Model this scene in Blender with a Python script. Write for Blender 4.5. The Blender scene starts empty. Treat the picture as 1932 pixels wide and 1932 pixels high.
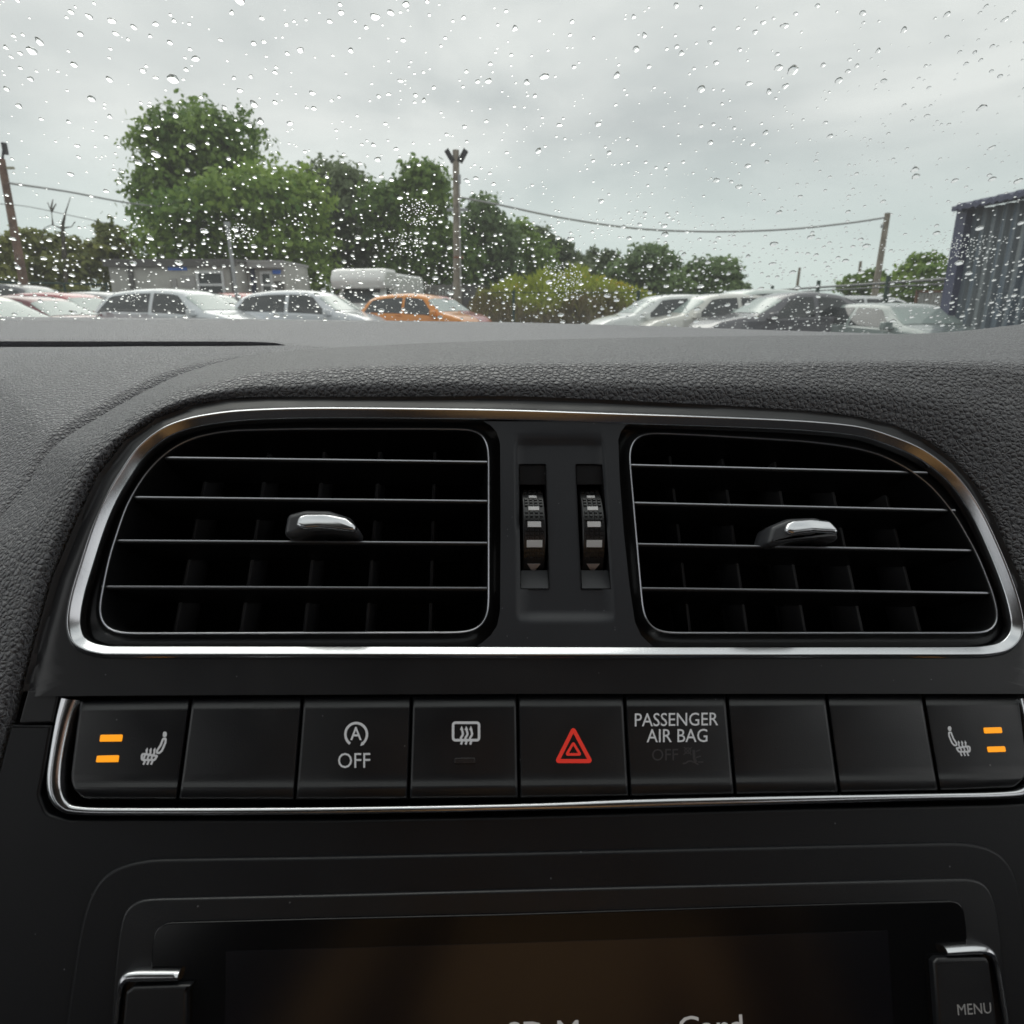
import bpy, bmesh, math, random
import numpy as np
from mathutils import Vector, Matrix
random.seed(7); np.random.seed(7)
R = math.radians
SC = bpy.context.scene
COL = SC.collection

# ------------------------------------------------------------------ camera
FPX, CPX, PITCH, H = 1266.0, 966.0, R(17.0), 1.12
cam_d = bpy.data.cameras.new('camera'); cam = bpy.data.objects.new('camera', cam_d); COL.objects.link(cam)
cam.location = (0, 0, H); cam.rotation_euler = (R(90) - PITCH, 0, 0)
cam_d.sensor_width = 36; cam_d.sensor_fit = 'HORIZONTAL'; cam_d.lens = 36 * FPX / 1932
cam_d.clip_start = 0.01; cam_d.clip_end = 3000
cam_d.dof.use_dof = True; cam_d.dof.focus_distance = 0.30; cam_d.dof.aperture_fstop = 26
SC.camera = cam

# ------------------------------------------------------------------ sky, sun, exposure
SUN_EL, SUN_AZ = R(46), R(-18)
w = bpy.data.worlds.new("World"); SC.world = w; w.use_nodes = True
nt = w.node_tree; nt.nodes.clear()
def wn(t): return nt.nodes.new(t)
out = wn('ShaderNodeOutputWorld'); bg = wn('ShaderNodeBackground'); bg.inputs['Strength'].default_value = 0.1
sky = wn('ShaderNodeTexSky'); sky.sky_type = 'NISHITA'; sky.sun_disc = False
sky.sun_elevation = SUN_EL; sky.sun_rotation = SUN_AZ
tc = wn('ShaderNodeTexCoord')
mp = wn('ShaderNodeMapping'); mp.inputs['Scale'].default_value = (1.0, 1.0, 2.6); mp.inputs['Rotation'].default_value = (0.0, R(14), 0.2)
mp.inputs['Location'].default_value = (0.35, 0.1, 0.25)
nz = wn('ShaderNodeTexNoise'); nz.inputs['Scale'].default_value = 2.3; nz.inputs['Detail'].default_value = 7; nz.inputs['Roughness'].default_value = 0.5
nz.inputs['Distortion'].default_value = 0.25
cr = wn('ShaderNodeValToRGB')
cr.color_ramp.elements[0].position = 0.38; cr.color_ramp.elements[0].color = (5.7, 5.88, 5.88, 1)
cr.color_ramp.elements[1].position = 0.62; cr.color_ramp.elements[1].color = (8.8, 8.75, 8.55, 1)
sep = wn('ShaderNodeSeparateXYZ')
hr = wn('ShaderNodeMapRange'); hr.inputs['From Min'].default_value = 0.02; hr.inputs['From Max'].default_value = 0.22
hz = wn('ShaderNodeMix'); hz.data_type = 'RGBA'; hz.inputs['A'].default_value = (6.9, 7.7, 7.55, 1)
mx = wn('ShaderNodeMix'); mx.data_type = 'RGBA'; mx.inputs['Factor'].default_value = 0.94
L = nt.links.new
L(tc.outputs['Generated'], mp.inputs['Vector']); L(mp.outputs['Vector'], nz.inputs['Vector']); L(nz.outputs['Fac'], cr.inputs['Fac'])
L(tc.outputs['Generated'], sep.inputs['Vector']); L(sep.outputs['Z'], hr.inputs['Value'])
L(hr.outputs['Result'], hz.inputs['Factor']); L(cr.outputs['Color'], hz.inputs['B'])
L(sky.outputs['Color'], mx.inputs['A']); L(hz.outputs['Result'], mx.inputs['B'])
L(mx.outputs['Result'], bg.inputs['Color']); L(bg.outputs['Background'], out.inputs['Surface'])

sun_d = bpy.data.lights.new('sun', 'SUN'); sun_d.energy = 1.5; sun_d.angle = R(60); sun_d.color = (1, 0.96, 0.9)
sun = bpy.data.objects.new('sun', sun_d); COL.objects.link(sun)
sdir = Vector((math.sin(SUN_AZ) * math.cos(SUN_EL), math.cos(SUN_AZ) * math.cos(SUN_EL), math.sin(SUN_EL)))
sun.rotation_euler = sdir.to_track_quat('Z', 'Y').to_euler(); sun.location = (0, 0, 30)

SC.view_settings.view_transform = 'Standard'; SC.view_settings.look = 'None'
SC.view_settings.exposure = 0.0; SC.view_settings.gamma = 1.0
SC.render.engine = 'CYCLES'
cy = SC.cycles
cy.max_bounces = 10; cy.transmission_bounces = 8; cy.transparent_max_bounces = 16; cy.diffuse_bounces = 4; cy.glossy_bounces = 4
cy.caustics_reflective = False; cy.caustics_refractive = False
cy.use_denoising = True; cy.sample_clamp_indirect = 4.0

# ------------------------------------------------------------------ projection helpers (pixels of the 1932-wide picture -> points)
F_ = np.array([0, math.cos(PITCH), -math.sin(PITCH)]); UC = np.array([0, math.sin(PITCH), math.cos(PITCH)]); RC = np.array([1., 0, 0])
CAM = np.array([0, 0, H])
def ray(x, y): return F_ + RC * ((x - CPX) / FPX) + UC * ((CPX - y) / FPX)
def at(x, y, Y): d = ray(x, y); return CAM + d * (Y / d[1])
def atz(x, y, z): d = ray(x, y); return CAM + d * ((z - H) / d[2])
def atd(x, y, dep): return CAM + ray(x, y) * dep
def c2w(v): return RC * v[0] + UC * v[1] + F_ * v[2]
def nrm(v): return v / np.linalg.norm(v)
PU = nrm(c2w((-0.0132, 0.967, 0.254))); PR = c2w((0.9975, -0.0149, 0.0688)); PR = nrm(PR - PU * PR.dot(PU)); PN = np.cross(PR, PU)
PO = atd(966, 1200, 0.225)
MM = 0.001
PXM = 0.225 / FPX
def ab(x, y, n=0.0):
    d = ray(x, y); t = ((PO + PN * n * MM - CAM) @ PN) / (d @ PN); p = CAM + d * t - PO
    return (p @ PR, p @ PU)
def W(a, b, n): return PO + PR * a + PU * b + PN * (n * MM)
def pan(x, y, n=0.0): a, b = ab(x, y, n); return W(a, b, n)

# ------------------------------------------------------------------ object helpers
ORG = {}
def tag(o, label=None, cat=None, group=None, kind=None):
    if label: o['label'] = label
    if cat: o['category'] = cat
    if group: o['group'] = group
    if kind: o['kind'] = kind
    return o
def thing(name, label, cat, loc=(0, 0, 0), rz=0.0, group=None):
    o = bpy.data.objects.new(name, None); COL.objects.link(o); o.location = loc; o.rotation_euler = (0, 0, rz); o.empty_display_size = 0.05
    ORG[o.name] = np.array(loc, float); tag(o, label, cat, group); return o
def mk(name, verts, faces, mat, parent=None, world=True, smooth=None, label=None):
    """one mesh object; verts in world space when world=True (the thing must be unrotated), else in the thing's own space"""
    me = bpy.data.meshes.new(name)
    v = np.asarray(verts, float)
    off = ORG.get(parent.name, np.zeros(3)) if (parent is not None and world) else np.zeros(3)
    me.from_pydata((v - off).tolist(), [], [list(map(int, f)) for f in faces]); me.update()
    if mat is not None: me.materials.append(mat)
    if smooth is not None:
        me.shade_smooth()
        if smooth < 180: me.set_sharp_from_angle(angle=R(smooth))
    o = bpy.data.objects.new(name, me); COL.objects.link(o)
    if parent is not None:
        o.parent = parent; ORG[o.name] = off
    if label: o['label'] = label
    return o
class MB:
    def __init__(s): s.v = []; s.f = []
    def add(s, v, f):
        k = len(s.v); s.v += [tuple(p) for p in v]; s.f += [[i + k for i in q] for q in f]; return s
    def box(s, c, sz, rot=None):
        c = np.array(c); h = np.array(sz) / 2
        v = [np.array((x, y, z)) * h for x in (-1, 1) for y in (-1, 1) for z in (-1, 1)]
        if rot is not None: v = [rot @ p for p in v]
        return s.add([p + c for p in v], [(0, 1, 3, 2), (4, 6, 7, 5), (0, 4, 5, 1), (2, 3, 7, 6), (0, 2, 6, 4), (1, 5, 7, 3)])
    def tube(s, pts, r, n=8, cap=True):
        pts = [np.array(p, float) for p in pts]; rs = r if hasattr(r, '__len__') else [r] * len(pts)
        rings = []
        for i, p in enumerate(pts):
            d = nrm(pts[min(i + 1, len(pts) - 1)] - pts[max(i - 1, 0)])
            u = np.cross(d, (0, 0, 1)); u = nrm(u) if np.linalg.norm(u) > 1e-3 else np.array((1., 0, 0)); v = np.cross(u, d)
            rings.append([p + rs[i] * (u * math.cos(2 * math.pi * k / n) + v * math.sin(2 * math.pi * k / n)) for k in range(n)])
        f = [(i * n + k, i * n + (k + 1) % n, (i + 1) * n + (k + 1) % n, (i + 1) * n + k) for i in range(len(pts) - 1) for k in range(n)]
        if cap: f += [list(range(n))[::-1], [(len(pts) - 1) * n + k for k in range(n)]]
        return s.add([q for rg in rings for q in rg], f)
    def build(s, name, mat, parent=None, world=True, smooth=None, label=None): return mk(name, s.v, s.f, mat, parent, world, smooth, label)

def catmull(P, per=8, closed=False):
    P = [np.array(p, float) for p in P]; n = len(P); o = []
    rng = range(n) if closed else range(n - 1)
    for i in rng:
        g = (lambda k: P[k % n]) if closed else (lambda k: P[min(max(k, 0), n - 1)])
        p0, p1, p2, p3 = g(i - 1), g(i), g(i + 1), g(i + 2)
        for k in range(per):
            t = k / per
            o.append(0.5 * ((2 * p1) + (-p0 + p2) * t + (2 * p0 - 5 * p1 + 4 * p2 - p3) * t * t + (-p0 + 3 * p1 - 3 * p2 + p3) * t ** 3))
    if not closed: o.append(P[-1])
    return o
def resample(P, n, closed=True):
    P = np.array(P); Q = np.vstack([P, P[:1]]) if closed else P
    s = np.concatenate([[0], np.cumsum(np.linalg.norm(np.diff(Q, axis=0), axis=1))])
    t = np.linspace(0, s[-1], n, endpoint=not closed)
    return np.stack([np.interp(t, s, Q[:, k]) for k in range(Q.shape[1])], 1)
def roundpoly(P, rad, seg=6):
    """polygon with rounded corners; rad a number or a list"""
    P = [np.array(p, float) for p in P]; n = len(P); o = []
    for i in range(n):
        r = rad[i] if hasattr(rad, '__len__') else rad
        a, b, c = P[i - 1], P[i], P[(i + 1) % n]
        if r <= 0: o.append(b); continue
        u, v = nrm(a - b), nrm(c - b); ang = math.acos(np.clip(u @ v, -1, 1)); t = min(r / max(math.tan(ang / 2), 1e-3), 0.45 * min(np.linalg.norm(a - b), np.linalg.norm(c - b)))
        p, q = b + u * t, b + v * t
        for k in range(seg + 1):
            s = k / seg; o.append((1 - s) ** 2 * p + 2 * s * (1 - s) * (b * 0.86 + (p + q) * 0.07) + s * s * q)
    return o
def ccw(P):
    P = np.array(P); a = np.sum(P[:, 0] * np.roll(P[:, 1], -1) - np.roll(P[:, 0], -1) * P[:, 1])
    return P if a > 0 else P[::-1]
def offs(P, d, closed=True):
    """offset a CCW polyline outwards by d"""
    P = np.asarray(P); 
    if closed: a, c = np.roll(P, 1, 0), np.roll(P, -1, 0)
    else:
        a = np.vstack([P[:1] * 2 - P[1:2], P[:-1]]); c = np.vstack([P[1:], P[-1:] * 2 - P[-2:-1]])
    e1 = P - a; e2 = c - P
    n1 = np.stack([e1[:, 1], -e1[:, 0]], 1); n2 = np.stack([e2[:, 1], -e2[:, 0]], 1)
    n1 /= np.linalg.norm(n1, axis=1, keepdims=True) + 1e-12; n2 /= np.linalg.norm(n2, axis=1, keepdims=True) + 1e-12
    m = n1 + n2; m /= np.linalg.norm(m, axis=1, keepdims=True) + 1e-12
    k = np.clip((m * n1).sum(1, keepdims=True), 0.5, 1)
    return P + m * d / k
def soft(P, n, passes):
    """closed outline resampled and eased so that its bends run smoothly"""
    P = resample(P, n)
    for _ in range(passes): P = (np.roll(P, 1, 0) + 2 * P + np.roll(P, -1, 0)) / 4
    return P
def pxab(P, n=0.0): return ccw([ab(x, y, n) for x, y in P])
def sweep(path, prof, closed=True):
    """path (a,b) CCW, prof [(outward mm, n mm)] -> verts, faces"""
    v = []; m = len(path)
    for d, n in prof:
        v += [W(p[0], p[1], n) for p in offs(path, d * MM, closed)]
    f = []
    for j in range(len(prof) - 1):
        for i in range(m if closed else m - 1):
            f.append((j * m + i, j * m + (i + 1) % m, (j + 1) * m + (i + 1) % m, (j + 1) * m + i))
    return v, f
def plate(P, n, thick, r=0.8, seg=4, ease=0):
    """rounded plate: outline P (a,b) with its top at n mm"""
    P = ccw(soft(P, ease, 12) if ease else P); prof = [(0, n - thick), (0, n - r)]
    for k in range(1, seg + 1):
        t = k / seg * math.pi / 2; prof.append((-r * (1 - math.cos(t)), n - r + r * math.sin(t)))
    v, f = sweep(P, prof); m = len(P)
    v = list(v); k = len(v); v += v[-m:]; f.append([k + i for i in range(m)]); f.append(list(range(m))[::-1])
    return v, f
def stroke(pts, wpx, n, closed=False):
    """flat ribbon along a pixel polyline"""
    P = np.array([ab(x, y, n) for x, y in pts]); h = wpx * PXM / 2
    if not closed:
        e = nrm(P[0] - P[1]); P[0] = P[0] + e * h * 0.5; e = nrm(P[-1] - P[-2]); P[-1] = P[-1] + e * h * 0.5
    A, B = offs(P, h, closed), offs(P, -h, closed); m = len(P)
    v = [W(a, b, n) for a, b in A] + [W(a, b, n) for a, b in B]
    return v, [(i, (i + 1) % m, m + (i + 1) % m, m + i) for i in range(m if closed else m - 1)]
def flat(P, n): P = pxab(P, n); return [W(a, b, n) for a, b in P], [list(range(len(P)))]
def circ(cx, cy, rx, ry, a0=0, a1=360, n=28): return [(cx + rx * math.cos(R(a0 + (a1 - a0) * k / n)), cy - ry * math.sin(R(a0 + (a1 - a0) * k / n))) for k in range(n + 1)]
def glyphs(txt, quad, n, bold=0.0):
    """lettering fitted into a pixel quad (top-left, top-right, bottom-right, bottom-left; cap height)"""
    def m_of(t):
        cu = bpy.data.curves.new('lettering', 'FONT'); cu.body = t; cu.offset = bold; cu.resolution_u = 3
        o = bpy.data.objects.new('lettering', cu); COL.objects.link(o); dg = bpy.context.evaluated_depsgraph_get()
        me = bpy.data.meshes.new_from_object(o.evaluated_get(dg)); bpy.data.objects.remove(o)
        return np.array([v.co[:2] for v in me.vertices]), [list(p.vertices) for p in me.polygons]
    hv, _ = m_of('H'); v, f = m_of(txt); cap = hv[:, 1].max(); x0, x1 = v[:, 0].min(), v[:, 0].max()
    q = [np.array(p, float) for p in quad]; o = []
    for x, y in v:
        s = (x - x0) / (x1 - x0); t = y / cap
        p = (q[3] * (1 - s) + q[2] * s) * (1 - t) + (q[0] * (1 - s) + q[1] * s) * t
        o.append(pan(p[0], p[1], n))
    return o, f
def grid_faces(nr, nc, skip=None):
    return [(i * nc + j, i * nc + j + 1, (i + 1) * nc + j + 1, (i + 1) * nc + j) for i in range(nr - 1) for j in range(nc - 1) if not (skip and skip(i, j))]

# ------------------------------------------------------------------ materials
def mat(name, col=(0.5, 0.5, 0.5), rough=0.5, metal=0.0, spec=0.5, emit=None, es=0.0):
    m = bpy.data.materials.new(name); m.use_nodes = True; b = m.node_tree.nodes['Principled BSDF']
    b.inputs['Base Color'].default_value = (*col, 1); b.inputs['Roughness'].default_value = rough; b.inputs['Metallic'].default_value = metal
    b.inputs['Specular IOR Level'].default_value = spec
    if emit: b.inputs['Emission Color'].default_value = (*emit, 1); b.inputs['Emission Strength'].default_value = es
    return m
def N(m, t, **kw):
    n = m.node_tree.nodes.new(t)
    for k, v in kw.items():
        if k in n.inputs: n.inputs[k].default_value = v
        else: setattr(n, k, v)
    return n
def lk(m, a, b): m.node_tree.links.new(a, b)
def bsdf(m): return m.node_tree.nodes['Principled BSDF']
def ocoord(m): return N(m, 'ShaderNodeTexCoord').outputs['Object']
def vary(m, c0, c1, scale, detail=4, p0=0.35, p1=0.65, vec=None, rough=None):
    """base colour drifting between two colours with noise"""
    vec = vec or ocoord(m); n = N(m, 'ShaderNodeTexNoise', Scale=scale, Detail=detail); lk(m, vec, n.inputs['Vector'])
    r = N(m, 'ShaderNodeValToRGB'); r.color_ramp.elements[0].position = p0; r.color_ramp.elements[1].position = p1
    r.color_ramp.elements[0].color = (*c0, 1); r.color_ramp.elements[1].color = (*c1, 1)
    lk(m, n.outputs['Fac'], r.inputs['Fac']); lk(m, r.outputs['Color'], bsdf(m).inputs['Base Color'])
    if rough:
        q = N(m, 'ShaderNodeMapRange'); q.inputs['To Min'].default_value = rough[0]; q.inputs['To Max'].default_value = rough[1]
        lk(m, n.outputs['Fac'], q.inputs['Value']); lk(m, q.outputs['Result'], bsdf(m).inputs['Roughness'])
    return r.outputs['Color']
def bump(m, h, dist, strength=1.0):
    b = N(m, 'ShaderNodeBump'); b.inputs['Distance'].default_value = dist; b.inputs['Strength'].default_value = strength
    lk(m, h, b.inputs['Height']); lk(m, b.outputs['Normal'], bsdf(m).inputs['Normal']); return b
def dust(m, base, scale=900, amount=0.06, col=(0.35, 0.36, 0.38)):
    """sparse dust specks lying on a dark plastic"""
    vec = ocoord(m); v = N(m, 'ShaderNodeTexVoronoi', Scale=scale); lk(m, vec, v.inputs['Vector'])
    s = N(m, 'ShaderNodeSeparateColor'); lk(m, v.outputs['Color'], s.inputs['Color'])
    a = N(m, 'ShaderNodeMath', operation='LESS_THAN'); a.inputs[1].default_value = 0.11; lk(m, v.outputs['Distance'], a.inputs[0])
    b = N(m, 'ShaderNodeMath', operation='LESS_THAN'); b.inputs[1].default_value = amount; lk(m, s.outputs['Red'], b.inputs[0])
    c = N(m, 'ShaderNodeMath', operation='MULTIPLY'); lk(m, a.outputs[0], c.inputs[0]); lk(m, b.outputs[0], c.inputs[1])
    d = N(m, 'ShaderNodeMath', operation='MULTIPLY'); d.inputs[1].default_value = 0.45; lk(m, c.outputs[0], d.inputs[0])
    sm = N(m, 'ShaderNodeTexNoise', Scale=26, Detail=5, Distortion=0.8); lk(m, vec, sm.inputs['Vector']); q = N(m, 'ShaderNodeMapRange'); r0 = bsdf(m).inputs['Roughness'].default_value
    q.inputs['From Min'].default_value = 0.3; q.inputs['From Max'].default_value = 0.7; q.inputs['To Min'].default_value = r0 - 0.06; q.inputs['To Max'].default_value = r0 + 0.10; lk(m, sm.outputs['Fac'], q.inputs['Value']); lk(m, q.outputs['Result'], bsdf(m).inputs['Roughness'])
    fg = N(m, 'ShaderNodeTexNoise', Scale=2600, Detail=1); lk(m, vec, fg.inputs['Vector']); bump(m, fg.outputs['Fac'], 0.00006, 0.5)
    x = N(m, 'ShaderNodeMix', data_type='RGBA'); x.inputs['A'].default_value = (*base, 1); x.inputs['B'].default_value = (*col, 1)
    lk(m, d.outputs[0], x.inputs['Factor']); lk(m, x.outputs['Result'], bsdf(m).inputs['Base Color'])
def leather(name, col, scale, dist, rough=0.5, stretch=(1, 1, 1), spec=0.9, sheen=0.25):
    m = mat(name, col, rough, spec=spec); vec = ocoord(m)
    mpn = N(m, 'ShaderNodeMapping'); mpn.inputs['Scale'].default_value = stretch; lk(m, vec, mpn.inputs['Vector'])
    nz = N(m, 'ShaderNodeTexNoise', Scale=scale * 0.9, Detail=3); lk(m, mpn.outputs['Vector'], nz.inputs['Vector'])
    mixv = N(m, 'ShaderNodeMix', data_type='VECTOR'); mixv.inputs['Factor'].default_value = 0.0022 * 420 / scale
    lk(m, mpn.outputs['Vector'], mixv.inputs['A']); lk(m, nz.outputs['Color'], mixv.inputs['B'])
    v = N(m, 'ShaderNodeTexVoronoi', Scale=scale, feature='SMOOTH_F1', Smoothness=0.35, Randomness=0.95); lk(m, mixv.outputs['Result'], v.inputs['Vector'])
    e = N(m, 'ShaderNodeTexVoronoi', Scale=scale, feature='DISTANCE_TO_EDGE', Randomness=0.95); lk(m, mixv.outputs['Result'], e.inputs['Vector'])
    er = N(m, 'ShaderNodeMapRange'); er.inputs['From Max'].default_value = 0.22; lk(m, e.outputs['Distance'], er.inputs['Value'])
    er.interpolation_type = 'SMOOTHSTEP'
    n2 = N(m, 'ShaderNodeTexNoise', Scale=scale * 4, Detail=3); lk(m, mpn.outputs['Vector'], n2.inputs['Vector'])
    s1 = N(m, 'ShaderNodeMath', operation='MULTIPLY_ADD'); s1.inputs[1].default_value = -0.9; lk(m, v.outputs['Distance'], s1.inputs[0]); lk(m, er.outputs['Result'], s1.inputs[2])
    s2 = N(m, 'ShaderNodeMath', operation='MULTIPLY_ADD'); s2.inputs[1].default_value = 0.22; lk(m, n2.outputs['Fac'], s2.inputs[0]); lk(m, s1.outputs[0], s2.inputs[2])
    bump(m, s2.outputs[0], dist)
    bsdf(m).inputs['Sheen Weight'].default_value = sheen; bsdf(m).inputs['Sheen Roughness'].default_value = 0.45; bsdf(m).inputs['Sheen Tint'].default_value = (0.95, 0.95, 1, 1)
    rr = N(m, 'ShaderNodeMapRange'); rr.inputs['To Min'].default_value = rough + 0.12; rr.inputs['To Max'].default_value = rough - 0.05
    lk(m, er.outputs['Result'], rr.inputs['Value']); lk(m, rr.outputs['Result'], bsdf(m).inputs['Roughness'])
    return m
M = {}
M['pad'] = leather('grained dash skin', (0.100, 0.099, 0.112), 535, 0.00088, 0.42, sheen=0.4)
M['dash'] = leather('fine grained dash skin', (0.165, 0.163, 0.180), 560, 0.00085, 0.42, sheen=0.6)
M['shelf'] = leather('smooth dash skin', (0.150, 0.147, 0.162), 700, 0.0003, 0.45, sheen=0.6)
M['satin'] = mat('satin black plastic', (0.0108, 0.0114, 0.0142), 0.42); dust(M['satin'], (0.0108, 0.0114, 0.0142), 420, 0.025)
M['fascia'] = mat('satin fascia plastic', (0.019, 0.0192, 0.022), 0.38, spec=0.6); dust(M['fascia'], (0.019, 0.0192, 0.022), 520, 0.05)
M['panel'] = mat('charcoal satin plastic', (0.040, 0.042, 0.049), 0.45); dust(M['panel'], (0.040, 0.042, 0.049), 600, 0.10)
M['gloss'] = mat('gloss black plastic', (0.006, 0.006, 0.007), 0.16)
M['ventblack'] = mat('vent black plastic', (0.012, 0.012, 0.013), 0.32)
M['wheel'] = mat('ribbed wheel plastic', (0.03, 0.03, 0.032), 0.28, spec=0.8)
M['deep'] = mat('deep black plastic', (0.004, 0.004, 0.004), 0.6, spec=0.2)
M['switch'] = mat('switch black plastic', (0.0098, 0.0104, 0.0130), 0.36, spec=0.8); dust(M['switch'], (0.0098, 0.0104, 0.0130), 380, 0.02)
M['chrome'] = mat('satin chrome', (0.78, 0.79, 0.82), 0.19, 1.0)
nzc = N(M['chrome'], 'ShaderNodeTexNoise', Scale=900, Detail=2); lk(M['chrome'], ocoord(M['chrome']), nzc.inputs['Vector']); bump(M['chrome'], nzc.outputs['Fac'], 0.00002, 0.4)
M['print'] = mat('pale grey print with added glow', (0.70, 0.71, 0.73), 0.6, emit=(0.95, 0.97, 1.0), es=0.12)  # faint glow added to brighten the switch symbols and lettering
M['white'] = mat('white marking', (0.92, 0.91, 0.92), 0.4)
M['red'] = mat('red print with added glow', (0.75, 0.05, 0.035), 0.5, emit=(1.0, 0.05, 0.03), es=0.28)  # red glow added so the hazard triangle reads brighter
M['ghost'] = mat('unlit legend', (0.085, 0.083, 0.088), 0.3)
M['amber'] = mat('lit amber lens', (0.3, 0.12, 0.01), 0.4, emit=(1.0, 0.36, 0.012), es=0.95)
M['unlit'] = mat('unlit lens', (0.035, 0.033, 0.034), 0.25)
M['screen'] = mat('screen glass', (0.008, 0.008, 0.011), 0.17, spec=1.0); bsdf(M['screen']).inputs['IOR'].default_value = 1.52
M['edge'] = mat('slat edge painted highlight', (0.55, 0.56, 0.60), 0.28, 0.9)  # pale metal colour stands in for the highlight along slats and vent rims
M['screentext'] = mat('screen lettering', (0.2, 0.2, 0.2), 0.5, emit=(0.75, 0.72, 0.68), es=0.30)

# ================================================================== large structure: ground, mound
def paved():
    m = mat('wet tarmac yard', (0.05, 0.05, 0.052), 0.5)
    vary(m, (0.05, 0.05, 0.052), (0.11, 0.108, 0.104), 0.35, 8, rough=(0.2, 0.6)); n = N(m, 'ShaderNodeTexNoise', Scale=40, Detail=4); lk(m, ocoord(m), n.inputs['Vector']); bump(m, n.outputs['Fac'], 0.02); return m
tag(mk('ground', [(-900, -300, 0), (900, -300, 0), (900, 1500, 0), (-900, 1500, 0)], [(0, 1, 2, 3)], paved()), kind='structure')

def leafmat(name, c0, c1, trans=0.35):
    m = bpy.data.materials.new(name); m.use_nodes = True; t = m.node_tree; b = bsdf(m); b.inputs['Roughness'].default_value = 0.55; b.inputs['Specular IOR Level'].default_value = 0.3
    at_ = N(m, 'ShaderNodeAttribute', attribute_name='tint'); r = N(m, 'ShaderNodeValToRGB')
    r.color_ramp.elements[0].color = (*c0, 1); r.color_ramp.elements[1].color = (*c1, 1)
    lk(m, at_.outputs['Fac'], r.inputs['Fac']); lk(m, r.outputs['Color'], b.inputs['Base Color'])
    tr = N(m, 'ShaderNodeBsdfTranslucent'); lk(m, r.outputs['Color'], tr.inputs['Color'])
    mx = N(m, 'ShaderNodeMixShader'); mx.inputs['Fac'].default_value = trans
    o = t.nodes['Material Output']; lk(m, b.outputs['BSDF'], mx.inputs[1]); lk(m, tr.outputs['BSDF'], mx.inputs[2]); lk(m, mx.outputs['Shader'], o.inputs['Surface'])
    return m
def quads_mesh(name, C, A, B, mt, tint, parent=None):
    """many leaf faces in one mesh: centres C, half axes A and B; six-cornered leaves"""
    n = len(C); V = np.empty((n, 6, 3))
    V[:, 0] = C - A; V[:, 1] = C - A * 0.35 - B; V[:, 2] = C + A * 0.4 - B * 0.85; V[:, 3] = C + A; V[:, 4] = C + A * 0.4 + B * 0.85; V[:, 5] = C - A * 0.35 + B
    me = bpy.data.meshes.new(name); me.vertices.add(n * 6); me.vertices.foreach_set('co', V.reshape(-1))
    me.loops.add(n * 6); me.loops.foreach_set('vertex_index', np.arange(n * 6)); me.polygons.add(n); me.polygons.foreach_set('loop_start', np.arange(n) * 6)
    me.polygons.foreach_set('loop_total', np.full(n, 6)); me.update(); me.validate()
    a = me.attributes.new('tint', 'FLOAT', 'POINT'); a.data.foreach_set('value', np.repeat(tint, 6))
    me.materials.append(mt); o = bpy.data.objects.new(name, me); COL.objects.link(o)
    if parent is not None: o.parent = parent
    return o
def unit(n, rng):
    v = rng.normal(size=(n, 3)); return v / np.linalg.norm(v, axis=1, keepdims=True)
BARK = mat('bark', (0.10, 0.085, 0.07), 0.85); vary(BARK, (0.06, 0.05, 0.04), (0.15, 0.13, 0.11), 6)
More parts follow.
